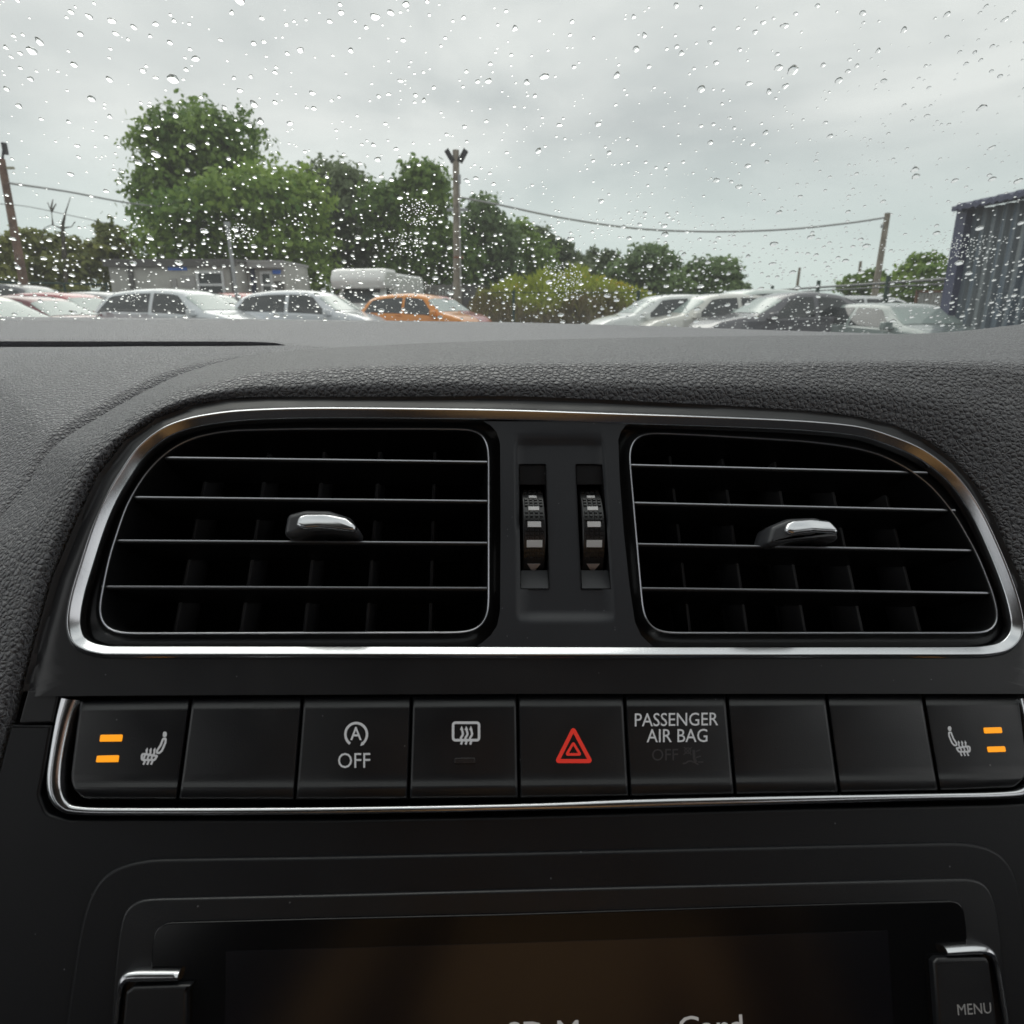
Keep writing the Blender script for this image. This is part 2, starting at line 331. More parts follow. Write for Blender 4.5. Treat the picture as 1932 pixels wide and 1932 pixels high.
def tree(name, label, px, ytop, ybot, rx, Y, mt, leaves, size=0.2, holes=0.0, blobs=16, group='trees beyond the yard', lower=0.0, cat='tree', skew=0.0):
    """trunk, limbs and a crown of leaf clumps; crown spans pixel rows ytop..ybot at distance Y, rx pixels to each side"""
    rng = np.random.default_rng(abs(hash(label)) % 1000 if False else int(px * 7 + ytop) % 99991)
    zt = at(px, ytop, Y)[2]; zb = max(at(px, ybot, Y)[2], 0.25); cx = at(px, (ytop + ybot) / 2, Y)[0]; hw = rx * Y / FPX
    base = np.array((cx, Y, 0.0)); t = thing(name, label, cat, base, group=group)
    cz, hh = (zt + zb) / 2, (zt - zb) / 2
    bl = []
    for k in range(blobs):
        d = unit(1, rng)[0]; d = np.sign(d) * np.abs(d) ** 0.62 * 0.92; rr = rng.uniform(0.42, 0.80)
        wz = 1.0 - 0.35 * max(d[2], 0) ** 2
        c = np.array((d[0] * rr * hw * wz + skew * hw * d[2], d[1] * rr * hw * 0.8, cz + d[2] * rr * hh))
        s = rng.uniform(0.24, 0.42); bl.append((c, np.array((s * hw * 1.05, s * hw, s * hh * 0.9 + 0.12 * hw * s)), rng.uniform(0.1, 0.9)))
    bl.append((np.array((0, 0, cz)), np.array((hw * 0.55, hw * 0.5, hh * 0.55)), 0.4))
    mb = MB()
    r0 = 0.022 * zt + 0.06; top = np.array((0.04 * hw, 0, cz + 0.35 * hh))
    mb.tube([(0, 0, -0.1), (0.02 * hw, 0, zb * 0.5 + 0.2), (0.03 * hw, 0.02 * hw, (zb + cz) / 2), top], [r0 * 1.25, r0, r0 * 0.75, r0 * 0.3], 8)
    for c, s, _ in bl[:-1]:
        st = np.array((0.03 * hw, 0, min(max(c[2] - rng.uniform(0.3, 0.8) * hh, zb * 0.6 + 0.2), top[2])))
        mid = (st + c) / 2 + np.array((0, 0, 0.08 * hh)); mb.tube([st, mid, c + (c - mid) * 0.5], [r0 * 0.4, r0 * 0.22, r0 * 0.05], 5, False)
    mb.build('trunk', BARK, t, world=False, smooth=60)
    tot = sum(b[1][0] * b[1][2] for b in bl); C = []; T = []; Nn = []
    for c, s, tn in bl:
        n = int(leaves * s[0] * s[2] / tot); d = unit(n, rng); d[:, 2] = np.where(rng.random(n) < 0.3, np.abs(d[:, 2]), d[:, 2])
        lump = 1 + 0.16 * np.sin(d[:, 0] * 7 + tn * 20) * np.sin(d[:, 1] * 6 + tn * 9) + 0.14 * np.sin(d[:, 2] * 9 + tn * 31)
        rr = (1 - rng.random(n) ** 2.2 * 0.55) * lump * (1 + 0.15 * rng.normal(size=n))
        C.append(c + d * s * rr[:, None]); T.append(np.clip(tn + rng.normal(0, 0.2, n), 0, 1)); Nn.append(d)
    C = np.concatenate(C); T = np.concatenate(T); Nn = np.concatenate(Nn)
    if holes > 0:
        f = np.sin(C[:, 0] * 2.1 + 1) * np.sin(C[:, 2] * 2.4 + 2) * np.sin(C[:, 1] * 1.9) + 0.5 * np.sin(C[:, 0] * 5.3) * np.sin(C[:, 2] * 4.7)
        k = f < np.quantile(f, 1 - holes); C, T, Nn = C[k], T[k], Nn[k]
    k = C[:, 2] > 0.1; C, T, Nn = C[k], T[k], Nn[k]
    n = len(C); ax = unit(n, rng); nn = Nn + 0.9 * unit(n, rng); nn /= np.linalg.norm(nn, axis=1, keepdims=True)
    A = np.cross(nn, ax); A /= np.linalg.norm(A, axis=1, keepdims=True) + 1e-9; B = np.cross(nn, A)
    s = size * rng.uniform(0.6, 1.35, n)[:, None]
    quads_mesh('crown', C, A * s, B * s * 0.55, mt, T, t)
    return t
LEAF = {
 'olive': leafmat('olive leaves', (0.122, 0.155, 0.043), (0.366, 0.377, 0.107)),
 'mid': leafmat('mid green leaves', (0.110, 0.196, 0.051), (0.324, 0.450, 0.111)),
 'bright': leafmat('bright green leaves', (0.117, 0.223, 0.045), (0.329, 0.450, 0.093)),
 'dark': leafmat('dark green leaves', (0.107, 0.148, 0.083), (0.228, 0.281, 0.145)),
 'far': leafmat('far green leaves', (0.113, 0.175, 0.083), (0.268, 0.376, 0.145)),
}
tree('tree', 'tallest tree, with an open sparse crown with sky gaps, rising above the portable cabin', 381, 170, 470, 126, 50, LEAF['mid'], 25500, 0.178, holes=0.36, blobs=22)
tree('tree', 'broad dense bright green tree directly behind the grey portable cabin', 462, 318, 585, 190, 43, LEAF['bright'], 40800, 0.178, blobs=24)
tree('tree', 'dark bluish tree between the broad bright tree and the motorhome', 627, 278, 590, 98, 52, LEAF['dark'], 22100, 0.200)
tree('tree', 'rounded green tree between the dark tree and the pole with floodlights', 787, 308, 590, 104, 46, LEAF['mid'], 25500, 0.178)
tree('tree', 'green tree growing just behind the pole with floodlights', 912, 366, 590, 84, 49, LEAF['far'], 17000, 0.185)
tree('tree', 'dark pointed tree standing behind the grassy mound', 1036, 428, 590, 74, 60, LEAF['dark'], 13600, 0.222)
tree('tree', 'mid green tree filling the gap between the floodlight pole tree and the pointed tree', 984, 398, 590, 62, 54, LEAF['mid'], 11000, 0.185)
tree('tree', 'small dark tree beside the pointed tree behind the grassy mound', 1138, 462, 590, 48, 64, LEAF['dark'], 8500, 0.207)
tree('tree', 'rounded dark green tree behind the pale parked cars, beside the small dark tree', 1232, 466, 590, 82, 60, LEAF['far'], 15300, 0.207)
tree('tree', 'low spreading tree at the end of the tree line against open sky', 1335, 488, 585, 80, 62, LEAF['far'], 11900, 0.207)
tree('shrub', 'low shrub where the tree line meets the horizon', 1385, 530, 585, 34, 66, LEAF['far'], 3060, 0.207, blobs=8, cat='shrub')
tree('shrub', 'tall olive green bush behind the leaning wooden pole', 105, 420, 590, 92, 37, LEAF['olive'], 22100, 0.148, holes=0.1, cat='shrub')
tree('shrub', 'dark bush cut by the frame edge beside the leaning wooden pole', 8, 440, 590, 62, 36, LEAF['olive'], 13600, 0.148, cat='shrub')
tree('shrub', 'sparse young tree against the sky next to the end of the portable cabin', 222, 418, 590, 62, 45, LEAF['olive'], 9350, 0.163, holes=0.35, cat='young tree')
tree('tree', 'small distant tree behind the slanting wooden pole', 1640, 508, 585, 48, 58, LEAF['mid'], 8500, 0.192)
tree('tree', 'green tree against the corner of the blue metal shed', 1762, 480, 590, 72, 46, LEAF['bright'], 15300, 0.178)

# bare branches above the olive bush
t = thing('dead_tree', 'bare dead tree with thin twigs above the olive bush', 'tree', at(112, 600, 36.0) * np.array((1, 1, 0)))
mb = MB(); o_ = ORG[t.name]
P = lambda x, y: at(x, y, 36.0)
mb.tube([np.array((P(121, 560)[0], 36, 0)), P(121, 480), P(118, 425), P(124, 400), P(133, 372)], [0.12, 0.1, 0.08, 0.03, 0.012], 6)
for a in ([P(119, 432), P(98, 424), P(84, 430), P(79, 450)], [P(119, 430), P(135, 428), P(142, 418)], [P(100, 425), P(97, 400), P(90, 382)], [P(97, 400), P(106, 384)], [P(96, 395), P(100, 376)]): mb.tube(a, [0.05] + [0.02] * (len(a) - 1), 5)
mb.build('trunk', BARK, t)

# grassy mound
def mound():
    nx, ny = 60, 40; V = []
    x0, x1 = at(880, 579, 27)[0], at(1262, 579, 27)[0]
    xs = [880, 905, 950, 1000, 1040, 1080, 1120, 1160, 1200, 1235, 1262]; ys = [578, 545, 532, 523, 515, 512, 520, 532, 546, 562, 579]
    rng = np.random.default_rng(3)
    for j in range(ny):
        v = j / (ny - 1); Yv = 22.5 + 14 * v
        for i in range(nx):
            u = i / (nx - 1); px = 880 + (1262 - 880) * u; hz_ = (579 - np.interp(px, xs, ys)) * 27 / FPX + (H - 0.42 if 0.02 < u < 0.98 else 0)
            prof = min(1, (v / 0.28)) ** 0.62 if v < 0.28 else max(0.0, math.cos((v - 0.28) / 0.72 * math.pi / 2)) ** 0.8
            edge = min(1, u / 0.1, (1 - u) / 0.1) ** 0.5
            z = hz_ * prof * edge + (0.10 * math.sin(i * 1.7 + j) * math.sin(j * 0.9) + 0.12 * math.sin(i * 0.61) + 0.07 * math.sin(i * 1.37 + 1)) * (prof > 0.1)
            V.append((x0 + (x1 - x0) * u, Yv, max(z, -0.05)))
    return V, nx, ny
V, nx, ny = mound()
mm = mat('grassy earth bank', (0.1, 0.12, 0.03), 0.9)
geo = N(mm, 'ShaderNodeNewGeometry'); sp = N(mm, 'ShaderNodeSeparateXYZ'); lk(mm, geo.outputs['Position'], sp.inputs['Vector'])
nzm = N(mm, 'ShaderNodeTexNoise', Scale=0.9, Detail=5); lk(mm, geo.outputs['Position'], nzm.inputs['Vector'])
ad = N(mm, 'ShaderNodeMath', operation='MULTIPLY_ADD'); ad.inputs[1].default_value = 1.1; lk(mm, nzm.outputs['Fac'], ad.inputs[0]); lk(mm, sp.outputs['Z'], ad.inputs[2])
mr = N(mm, 'ShaderNodeMapRange'); mr.inputs['From Min'].default_value = 1.45; mr.inputs['From Max'].default_value = 1.95; lk(mm, ad.outputs[0], mr.inputs['Value'])
mxm = N(mm, 'ShaderNodeMix', data_type='RGBA'); mxm.inputs['A'].default_value = (0.16, 0.13, 0.09, 1); mxm.inputs['B'].default_value = (0.24, 0.30, 0.04, 1)
lk(mm, mr.outputs['Result'], mxm.inputs['Factor']); lk(mm, mxm.outputs['Result'], bsdf(mm).inputs['Base Color'])
tag(mk('hill', V, grid_faces(ny, nx), mm, smooth=180), kind='structure')
rng = np.random.default_rng(11)
Va = np.array(V); idx = rng.integers(0, len(Va), 26000); C = Va[idx] + rng.normal(0, 0.13, (26000, 3)) * (1, 1, 0.1); C = C[C[:, 2] > 0.5]
n = len(C); tuft = np.sin(C[:, 0] * 2.3) * np.sin(C[:, 1] * 1.7 + C[:, 0]) + np.sin(C[:, 0] * 5.1 + 2) * 0.5; hgt = rng.uniform(0.06, 0.17, n) * (1 + 0.8 * np.clip(tuft, 0, 2)); A = np.stack([rng.normal(0, 0.4, n), rng.normal(0, 0.4, n), np.ones(n)], 1) * hgt[:, None]
ang = rng.uniform(0, 6.28, n); B = np.stack([np.cos(ang), np.sin(ang), np.zeros(n)], 1) * 0.035
zone = np.clip((C[:, 2] + 1.1 * (0.5 + 0.25 * np.sin(C[:, 0] * 1.7)) - 1.45) * 1.8, 0, 1)
GR = leafmat('bank grass', (0.19, 0.15, 0.075), (0.36, 0.42, 0.05), 0.3)
yel = leafmat('yellow flowers', (0.45, 0.36, 0.01), (0.55, 0.47, 0.03), 0.2)
tag(quads_mesh('grass', C + A * 0.8, A, B, GR, np.clip(zone + rng.normal(0, 0.15, n), 0, 1)), kind='stuff', label='rough green grass covering the earth mound', cat='grass')
fx = []
for (cx, cy, sx, sy, k) in ((1172, 545, 24, 4, 170), (1110, 530, 40, 5, 40), (975, 556, 18, 5, 40)):
    for _ in range(k):
        x, y = rng.normal(cx, sx), rng.normal(cy, sy); q = at(x, y, 26.6)
        j = np.argmin((Va[:, 0] - q[0]) ** 2 + (Va[:, 2] - q[2]) ** 2 + 0.02 * (Va[:, 1] - 25) ** 2); fx.append(Va[j] + rng.normal(0, 0.12, 3) * (1, 1, 0.2) + (0, -0.05, 0.2))
fx = np.array(fx); n = len(fx); A = unit(n, rng) * 0.05; B = np.cross(A, unit(n, rng))
tag(quads_mesh('yellow_flowers', fx, A, B, yel, rng.random(n)), kind='stuff', label='yellow wild flowers scattered over the grassy mound', cat='flowers')

# ================================================================== buildings, fences, poles
M['cabin'] = mat('grey textured cladding', (0.30, 0.29, 0.27), 0.8); vary(M['cabin'], (0.46, 0.45, 0.42), (0.57, 0.56, 0.52), 1.2, 6)
M['cabtrim'] = mat('dark grey trim', (0.13, 0.125, 0.12), 0.6)
M['cabtrim2'] = mat('pale grey trim', (0.42, 0.41, 0.40), 0.6)
M['upvc'] = mat('white window frame', (0.72, 0.73, 0.73), 0.4)
M['pane'] = mat('dark window pane', (0.02, 0.022, 0.025), 0.06, spec=0.6)
M['sign'] = mat('blue sign', (0.05, 0.20, 0.75), 0.4)
M['steel'] = mat('galvanised steel', (0.38, 0.39, 0.40), 0.45, 0.6)
M['wood'] = mat('weathered pole timber', (0.22, 0.18, 0.14), 0.85); vary(M['wood'], (0.22, 0.19, 0.15), (0.40, 0.35, 0.29), 3, 6)
M['woodred'] = mat('brown pole timber', (0.16, 0.09, 0.065), 0.85); vary(M['woodred'], (0.15, 0.095, 0.075), (0.27, 0.17, 0.125), 3, 6)
M['railgrey'] = mat('grey rail', (0.16, 0.165, 0.17), 0.5, 0.3)
M['black'] = mat('black paint', (0.015, 0.015, 0.016), 0.5)
M['fgreen'] = mat('green coated steel', (0.010, 0.045, 0.032), 0.5)
M['cable'] = mat('cable sheath', (0.42, 0.42, 0.42), 0.6)
M['fencegrey'] = mat('grey fence boards', (0.20, 0.19, 0.18), 0.8); vary(M['fencegrey'], (0.15, 0.145, 0.14), (0.25, 0.24, 0.22), 2.5, 5)

def win(parent, x0, x1, z0, z1, y, tr=0.33):
    """white framed window with a fanlight in a wall whose face is at y (facing -y); parent's own space"""
    f = MB(); b = 0.09; zc = z1 - (z1 - z0) * tr
    for (c, s) in ((((x0 + x1) / 2, y - 0.03, z1 - b / 2), (x1 - x0, 0.08, b)), (((x0 + x1) / 2, y - 0.03, z0 + b / 2), (x1 - x0, 0.08, b)), (((x0 + x1) / 2, y - 0.03, zc), (x1 - x0 - 2 * b, 0.076, b)),
                   ((x0 + b / 2, y - 0.03, (z0 + z1) / 2), (b, 0.08, z1 - z0 - 2 * b)), ((x1 - b / 2, y - 0.03, (z0 + z1) / 2), (b, 0.08, z1 - z0 - 2 * b))): f.box(c, s)
    o = f.build('window', M['upvc'], parent, world=False)
    p = MB(); p.box(((x0 + x1) / 2, y - 0.008, (z1 + zc) / 2), (x1 - x0 - 2 * b, 0.012, z1 - zc - b)); p.box(((x0 + x1) / 2, y - 0.008, (z0 + zc) / 2), (x1 - x0 - 2 * b, 0.012, zc - z0 - b))
    p.build('pane', M['pane'], o, world=False)
def signstrokes(parent, x0, x1, z0, z1, y):
    """illegible white word of a few letter-like strokes on the blue sign"""
    m = MB(); n = 8
    for k in range(n):
        xa = x0 + (x1 - x0) * (k + 0.15) / n; wd = (x1 - x0) / n * 0.6; hh = (z1 - z0) * (1.0 if k in (0, 5) else 0.7)
        m.box((xa, y, z0 + hh / 2), (wd * 0.28, 0.004, hh)); m.box((xa + wd * 0.45, y, z0 + hh * (0.92 if k % 2 else 0.5)), (wd * 0.55, 0.004, hh * 0.16))
        if k % 3: m.box((xa + wd * 0.8, y, z0 + hh * 0.42), (wd * 0.24, 0.004, hh * 0.75))
    m.build('lettering', M['upvc'], parent, world=False)
# cabin A faces the camera, front wall 27 m away
def cabin():
    Y = 27.0; xl = at(207, 520, Y)[0]; xr = at(444, 520, Y)[0]; zt = at(203, 490, Y)[2]; wd = xr - xl; px = lambda x: at(x, 530, Y)[0] - xl
    t = thing('portable_cabin', 'long grey portable cabin with white framed window and blue sign', 'cabin', (xl, Y, 0))
    MB().box((wd / 2, 1.6, zt / 2 + 0.1), (wd, 3.2, zt - 0.2)).build('wall', M['cabin'], t, world=False)
    m = MB(); m.box((wd / 2, 1.6, zt - 0.03), (wd + 0.3, 3.5, 0.10)); m.box((wd / 2, -0.11, zt - 0.16), (wd + 0.24, 0.06, 0.17)); m.build('roof', M['cabtrim'], t, world=False)
    m = MB(); m.box((px(250), -0.05, zt / 2), (0.17, 0.10, zt - 0.45)); m.build('corner_post', M['cabtrim'], t, world=False)
    m = MB(); m.box((px(446) - 0.1, -0.05, zt / 2), (0.14, 0.10, zt - 0.45)); m.build('corner_post', M['cabtrim'], t, world=False)
    m = MB(); m.box(((px(262) + px(322)) / 2, -0.02, 1.2), (px(322) - px(262), 0.04, 1.9)); m.build('wall_panel', M['cabin'], t, world=False)
    m = MB(); m.box((px(330), -0.035, 1.2), (0.12, 0.05, 1.9)); m.build('batten', M['cabtrim2'], t, world=False)
    win(t, px(372), px(424), 0.9, at(400, 511, Y)[2], 0)
    m = MB(); m.box(((px(342) + px(368)) / 2, -0.015, (at(350, 521, Y)[2] + at(350, 541, Y)[2]) / 2), (px(368) - px(342), 0.03, 0.43)); m.build('notice_board', M['cabtrim2'], t, world=False)
    z1, z0 = at(330, 498.5, Y)[2], at(330, 510, Y)[2]
    s = MB(); s.box(((px(321) + px(356)) / 2, -0.02, (z0 + z1) / 2), (px(356) - px(321), 0.04, z1 - z0)); s = s.build('sign', M['sign'], t, world=False)
    signstrokes(s, px(324), px(346), z0 + 0.07, z1 - 0.07, -0.043)
    Y2 = 28.2; xl2 = xr + 0.02; xr2 = at(537, 520, Y2)[0]; zt2 = at(500, 493, Y2)[2]; wd = xr2 - xl2; px = lambda x: at(x, 530, Y2)[0] - xl2
    t = thing('portable_cabin', 'shorter pale roofed cabin joined to the long grey cabin, with door and small blue sign', 'cabin', (xl2, Y2, 0))
    MB().box((wd / 2, 1.6, zt2 / 2 + 0.1), (wd, 3.2, zt2 - 0.2)).build('wall', M['cabin'], t, world=False)
    m = MB(); m.box((wd / 2, 1.5, zt2 - 0.02), (wd + 0.1, 3.6, 0.09)); m.box((wd / 2, -0.24, zt2 - 0.15), (wd + 0.1, 0.08, 0.22)); m.build('roof', M['cabtrim2'], t, world=False)
    m = MB(); m.box((px(479), -0.05, zt2 / 2), (0.16, 0.10, zt2 - 0.45)); m.build('corner_post', mat('navy trim', (0.05, 0.06, 0.11), 0.5), t, world=False)
    win(t, px(492), px(515), 0.9, at(500, 512, Y2)[2], 0)
    m = MB(); m.box(((px(518) + px(535)) / 2, -0.02, 1.05), (px(535) - px(518), 0.06, 2.1)); d = m.build('door', M['cabtrim'], t, world=False)
    m = MB(); m.box((px(521), -0.07, 1.05), (0.04, 0.05, 0.16)); m.build('handle', M['steel'], d, world=False)
    m = MB(); m.box((px(524), -0.03, at(524, 513, Y2)[2]), (px(532) - px(517), 0.03, 0.16)); m.build('sign', M['sign'], t, world=False)
cabin()

def panel_fence(name, label, pts, h, mt, postm, step):
    """solid board fence along two points"""
    a, b = np.array(pts[0]), np.array(pts[1]); t = thing(name, label, 'fence', a); d = b - a; Ln = np.linalg.norm(d[:2]); u = d / Ln; n = int(Ln / 0.14); m = MB(); rot = np.array([[u[0], -u[1], 0], [u[1], u[0], 0], [0, 0, 1]])
    for k in range(n):
        p = u * (k + 0.5) * Ln / n; m.box((p[0], p[1], h / 2 + 0.02 * ((k * 7) % 3)), (Ln / n * 0.93, 0.02, h), rot)
    m.build('boards', mt, t, world=False)
    for k in range(int(Ln / step) + 1):
        p = u * k * step; MB().box((p[0], p[1] - 0.08, h / 2 + 0.06), (0.12, 0.12, h + 0.12), rot).build('post', postm, t, world=False)
    return t
panel_fence('board_fence', 'weathered grey board fence behind the pole with floodlights', (at(806, 579, 31) * (1, 1, 0), at(872, 579, 31) * (1, 1, 0)), at(850, 538, 31)[2], M['fencegrey'], M['fencegrey'], 1.2)
t = thing('metal_gate', 'grey sheet metal gate with diagonal brace between pole and mound', 'gate', at(893, 579, 30) * (1, 1, 0))
zt = at(893, 537, 30)[2]; g0 = at(873, 560, 30)[0] - ORG[t.name][0]; g1 = at(914, 560, 30)[0] - ORG[t.name][0]
MB().box(((g0 + g1) / 2, 0, zt / 2 + 0.05), (g1 - g0, 0.03, zt - 0.2)).build('sheet', mat('gate sheet', (0.15, 0.15, 0.155), 0.55, 0.3), t, world=False)
m = MB(); m.box((g0, -0.03, zt / 2), (0.06, 0.06, zt)); m.box((g1, -0.03, zt / 2), (0.06, 0.06, zt)); m.box(((g0 + g1) / 2, -0.03, zt - 0.03), (g1 - g0 - 0.06, 0.06, 0.06)); m.tube([(g0, -0.06, zt), (g1, -0.06, 0.9)], 0.03, 6)
m.build('gate_frame', M['cabtrim'], t, world=False)
panel_fence('board_fence', 'pale grey board fence next to the small blue sign of the joined cabin', (at(540, 579, 30) * (1, 1, 0), at(588, 579, 33) * (1, 1, 0)), at(560, 521, 30)[2], M['cabtrim2'], M['fencegrey'], 1.4)

def pole(name, label, px0, y0, px1, y1, Y, r0, r1, mt, cat='utility pole'):
    """pole whose top is at pixel (px0,y0) and that passes pixel (px1,y1), carried down to the ground"""
    a, b = at(px0, y0, Y), at(px1, y1, Y); k = a[2] / max(a[2] - b[2], 0.1); g = a + (b - a) * k
    t = thing(name, label, cat, g)
    pts = [g - (0, 0, 0.1)] + [g + (a - g) * f for f in (0.25, 0.5, 0.75, 1.0)]
    MB().tube(pts, [r0, r0 * 0.95 + r1 * 0.05, (r0 + r1) / 2, r1 * 1.08, r1], 12).build('post', mt, t, smooth=50)
    return t, a, g
# leaning wooden pole
tl, a, g = pole('utility_pole', 'leaning reddish brown wooden pole at the olive bush', 2, 300, 45, 535, 24, 0.15, 0.11, M['woodred'])
m = MB(); m.tube([a - (0, 0, 0.15), a + (0.12, 0, 0.22), a + (0.20, 0, 0.42)], 0.035, 6); m.box(a + (0.19, 0, 0.30), (0.10, 0.14, 0.34)); m.build('lamp_bracket', M['black'], tl)
m = MB(); q = at(20, 317, 24); m.box(q, (0.22, 0.08, 0.07)); m.box(q - (0.2, 0, 0), (0.25, 0.05, 0.04)); m.build('insulator', mat('insulator', (0.45, 0.42, 0.3), 0.4), tl)
# pole with floodlights
tp, a, g = pole('utility_pole', 'upright wooden pole carrying two black floodlights', 860, 283, 863, 545, 28, 0.17, 0.12, M['wood'])
for sx, px in ((-1, 848), (1, 874)):
    q = at(px, 295, 28); ca, sa = math.cos(sx * 0.55), math.sin(sx * 0.55); rot = np.array([[ca, 0, sa], [0, 1, 0], [-sa, 0, ca]])
    m = MB(); m.box(q, (0.15, 0.22, 0.46), rot); m.box(q + rot @ np.array((-sx * 0.09, 0, 0)), (0.03, 0.26, 0.5), rot); m.tube([q, a + (0, 0, -0.4)], 0.03, 6)
    m.build('floodlight', M['black'], tp)
m = MB(); p0, p1 = at(866, 330, 27.85), at(869, 535, 27.8); m.tube([p0, (p0 + p1) / 2, p1, (p1[0], p1[1], 0.1)], 0.035, 6); m.build('conduit', M['cabtrim2'], tp)
m = MB(); q = at(867, 338, 27.8); m.box(q, (0.10, 0.1, 0.3)); m.build('junction_box', M['steel'], tp)
m = MB(); q = at(863, 396, 28); m.box(q, (0.8, 0.06, 0.10)); m.build('cross_bracket', M['steel'], tp)
m = MB(); q = at(865, 488, 28); m.tube([q, q + (0, 0, 0.08)], 0.2, 12); m.build('clamp_band', mat('rusty band', (0.25, 0.10, 0.05), 0.7), tp)
# thin metal column by the cabin
tm, a, g = pole('lamp_post', 'thin galvanised post standing in front of the portable cabin', 428, 420, 446, 555, 22, 0.055, 0.05, M['steel'], 'post')
m = MB(); m.box(a + (0, 0, -0.05), (0.16, 0.1, 0.14)); m.build('cap', M['steel'], tm)
# slanting pole and distant ones
tr_, ar, g = pole('utility_pole', 'slanting wooden pole holding the cable beside the blue shed', 1675, 402, 1652, 545, 30, 0.15, 0.11, M['wood'])
m = MB(); m.box(ar + (-0.1, 0, -0.5), (0.2, 0.08, 0.12)); m.build('bracket', M['steel'], tr_)
pole('utility_pole', 'distant thin pole, the lower of two beyond the dark grey car', 1509, 505, 1503, 548, 62, 0.14, 0.11, M['wood'])
pole('utility_pole', 'distant pole rising beside the small tree near the slanting pole', 1624, 493, 1618, 545, 58, 0.14, 0.11, M['wood'])
# overhead cables
def cable(label, pts, r):
    p = catmull([at(*q) for q in pts], 8); o = MB().tube(p, r, 6).build('overhead_cable', M['cable'], None, smooth=60); tag(o, label, 'cable')
cable('overhead cable sagging across open sky to the slanting pole', [(867, 372, 30), (935, 385, 30), (1060, 411, 30), (1200, 431, 30), (1340, 437, 30), (1480, 433, 30), (1600, 421, 30), (1673, 410, 30)], 0.04)
cable('upper cable running from the leaning pole behind the tallest tree', [(20, 346, 24), (130, 362, 30), (265, 386, 38), (400, 396, 46)], 0.038)
cable('thin lower cable behind the bare twigs of the dead tree', [(-60, 382, 52), (40, 388, 52), (140, 408, 52), (220, 425, 52)], 0.03)
# blue shed
def shed():
    A, B = at(1812, 500, 13.0), at(2010, 500, 10.6); A[2] = B[2] = 0; zt = at(1830, 386, 13.0)[2]; d = B - A; Ln = np.linalg.norm(d); u = d / Ln; nrmv = np.array((-u[1], u[0], 0)); nrmv = nrmv if nrmv[1] > 0 else -nrmv
    t = thing('metal_shed', 'blue grey corrugated metal shed with navy corner trim and roof edge', 'shed', A)
    mt = mat('corrugated blue grey sheet', (0.12, 0.16, 0.19), 0.55, 0.2)
    vec = ocoord(mt); mp_ = N(mt, 'ShaderNodeMapping'); mp_.inputs['Scale'].default_value = (3, 3, 0.25); lk(mt, vec, mp_.inputs['Vector']); vary(mt, (0.075, 0.115, 0.165), (0.20, 0.225, 0.24), 1.6, 6, vec=mp_.outputs['Vector'])
    V = []; K = 260; Lw = 7.0
    for k in range(K):
        s = Lw * k / (K - 1); ph = (s / 0.25) % 1; dd = 0.0 if ph < 0.5 else 0.045; dd += 0.045 * (1 - abs((ph - 0.5) / 0.06)) if abs(ph - 0.5) < 0.0 else 0
        for z in (0, zt - 0.1): V.append(u * s + nrmv * (0.05 - dd * 1.6) + np.array((0, 0, z)))
    f = [(2 * k, 2 * k + 2, 2 * k + 3, 2 * k + 1) for k in range(K - 1)]
    mk('wall', V, f, mt, t, world=False)
    navy = mat('navy trim sheet', (0.055, 0.062, 0.125), 0.45)
    rot = np.array([[u[0], -u[1], 0], [u[1], u[0], 0], [0, 0, 1]])
    MB().box((0, 0, zt / 2), (0.28, 0.30, zt), rot).build('corner_trim', navy, t, world=False)
    bk = nrmv * 3.0 + np.array((0.35, 0, 0)); MB().box(bk * 0.5 + np.array((0.1, 0.1, zt / 2)), (0.1, 3.0, zt - 0.1)).build('side_wall', mt, t, world=False)
    m = MB(); c = u * 3.4 - nrmv * 0.0
    nn = 90
    Vr = []
    for k in range(nn):
        s = -0.10 + 7.25 * k / (nn - 1); zz = 0.03 * math.sin(s / 0.2 * 2 * math.pi)
        Vr += [u * s - nrmv * 0.28 + np.array((0, 0, zt - 0.02 + zz)), u * s + nrmv * 3.0 + np.array((0, 0, zt + 0.55 + zz)), u * s + nrmv * 3.0 + np.array((0, 0, zt + 0.47 + zz)), u * s - nrmv * 0.28 + np.array((0, 0, zt - 0.10 + zz * 0.8))]
    fr = []
    for k in range(nn - 1):
        a = 4 * k; b = a + 4; fr += [(a, b, b + 1, a + 1), (a + 2, a + 3, b + 3, b + 2), (a + 3, a, b, b + 3)]
    mk('roof', Vr, fr, navy, t, world=False, smooth=40)
shed()
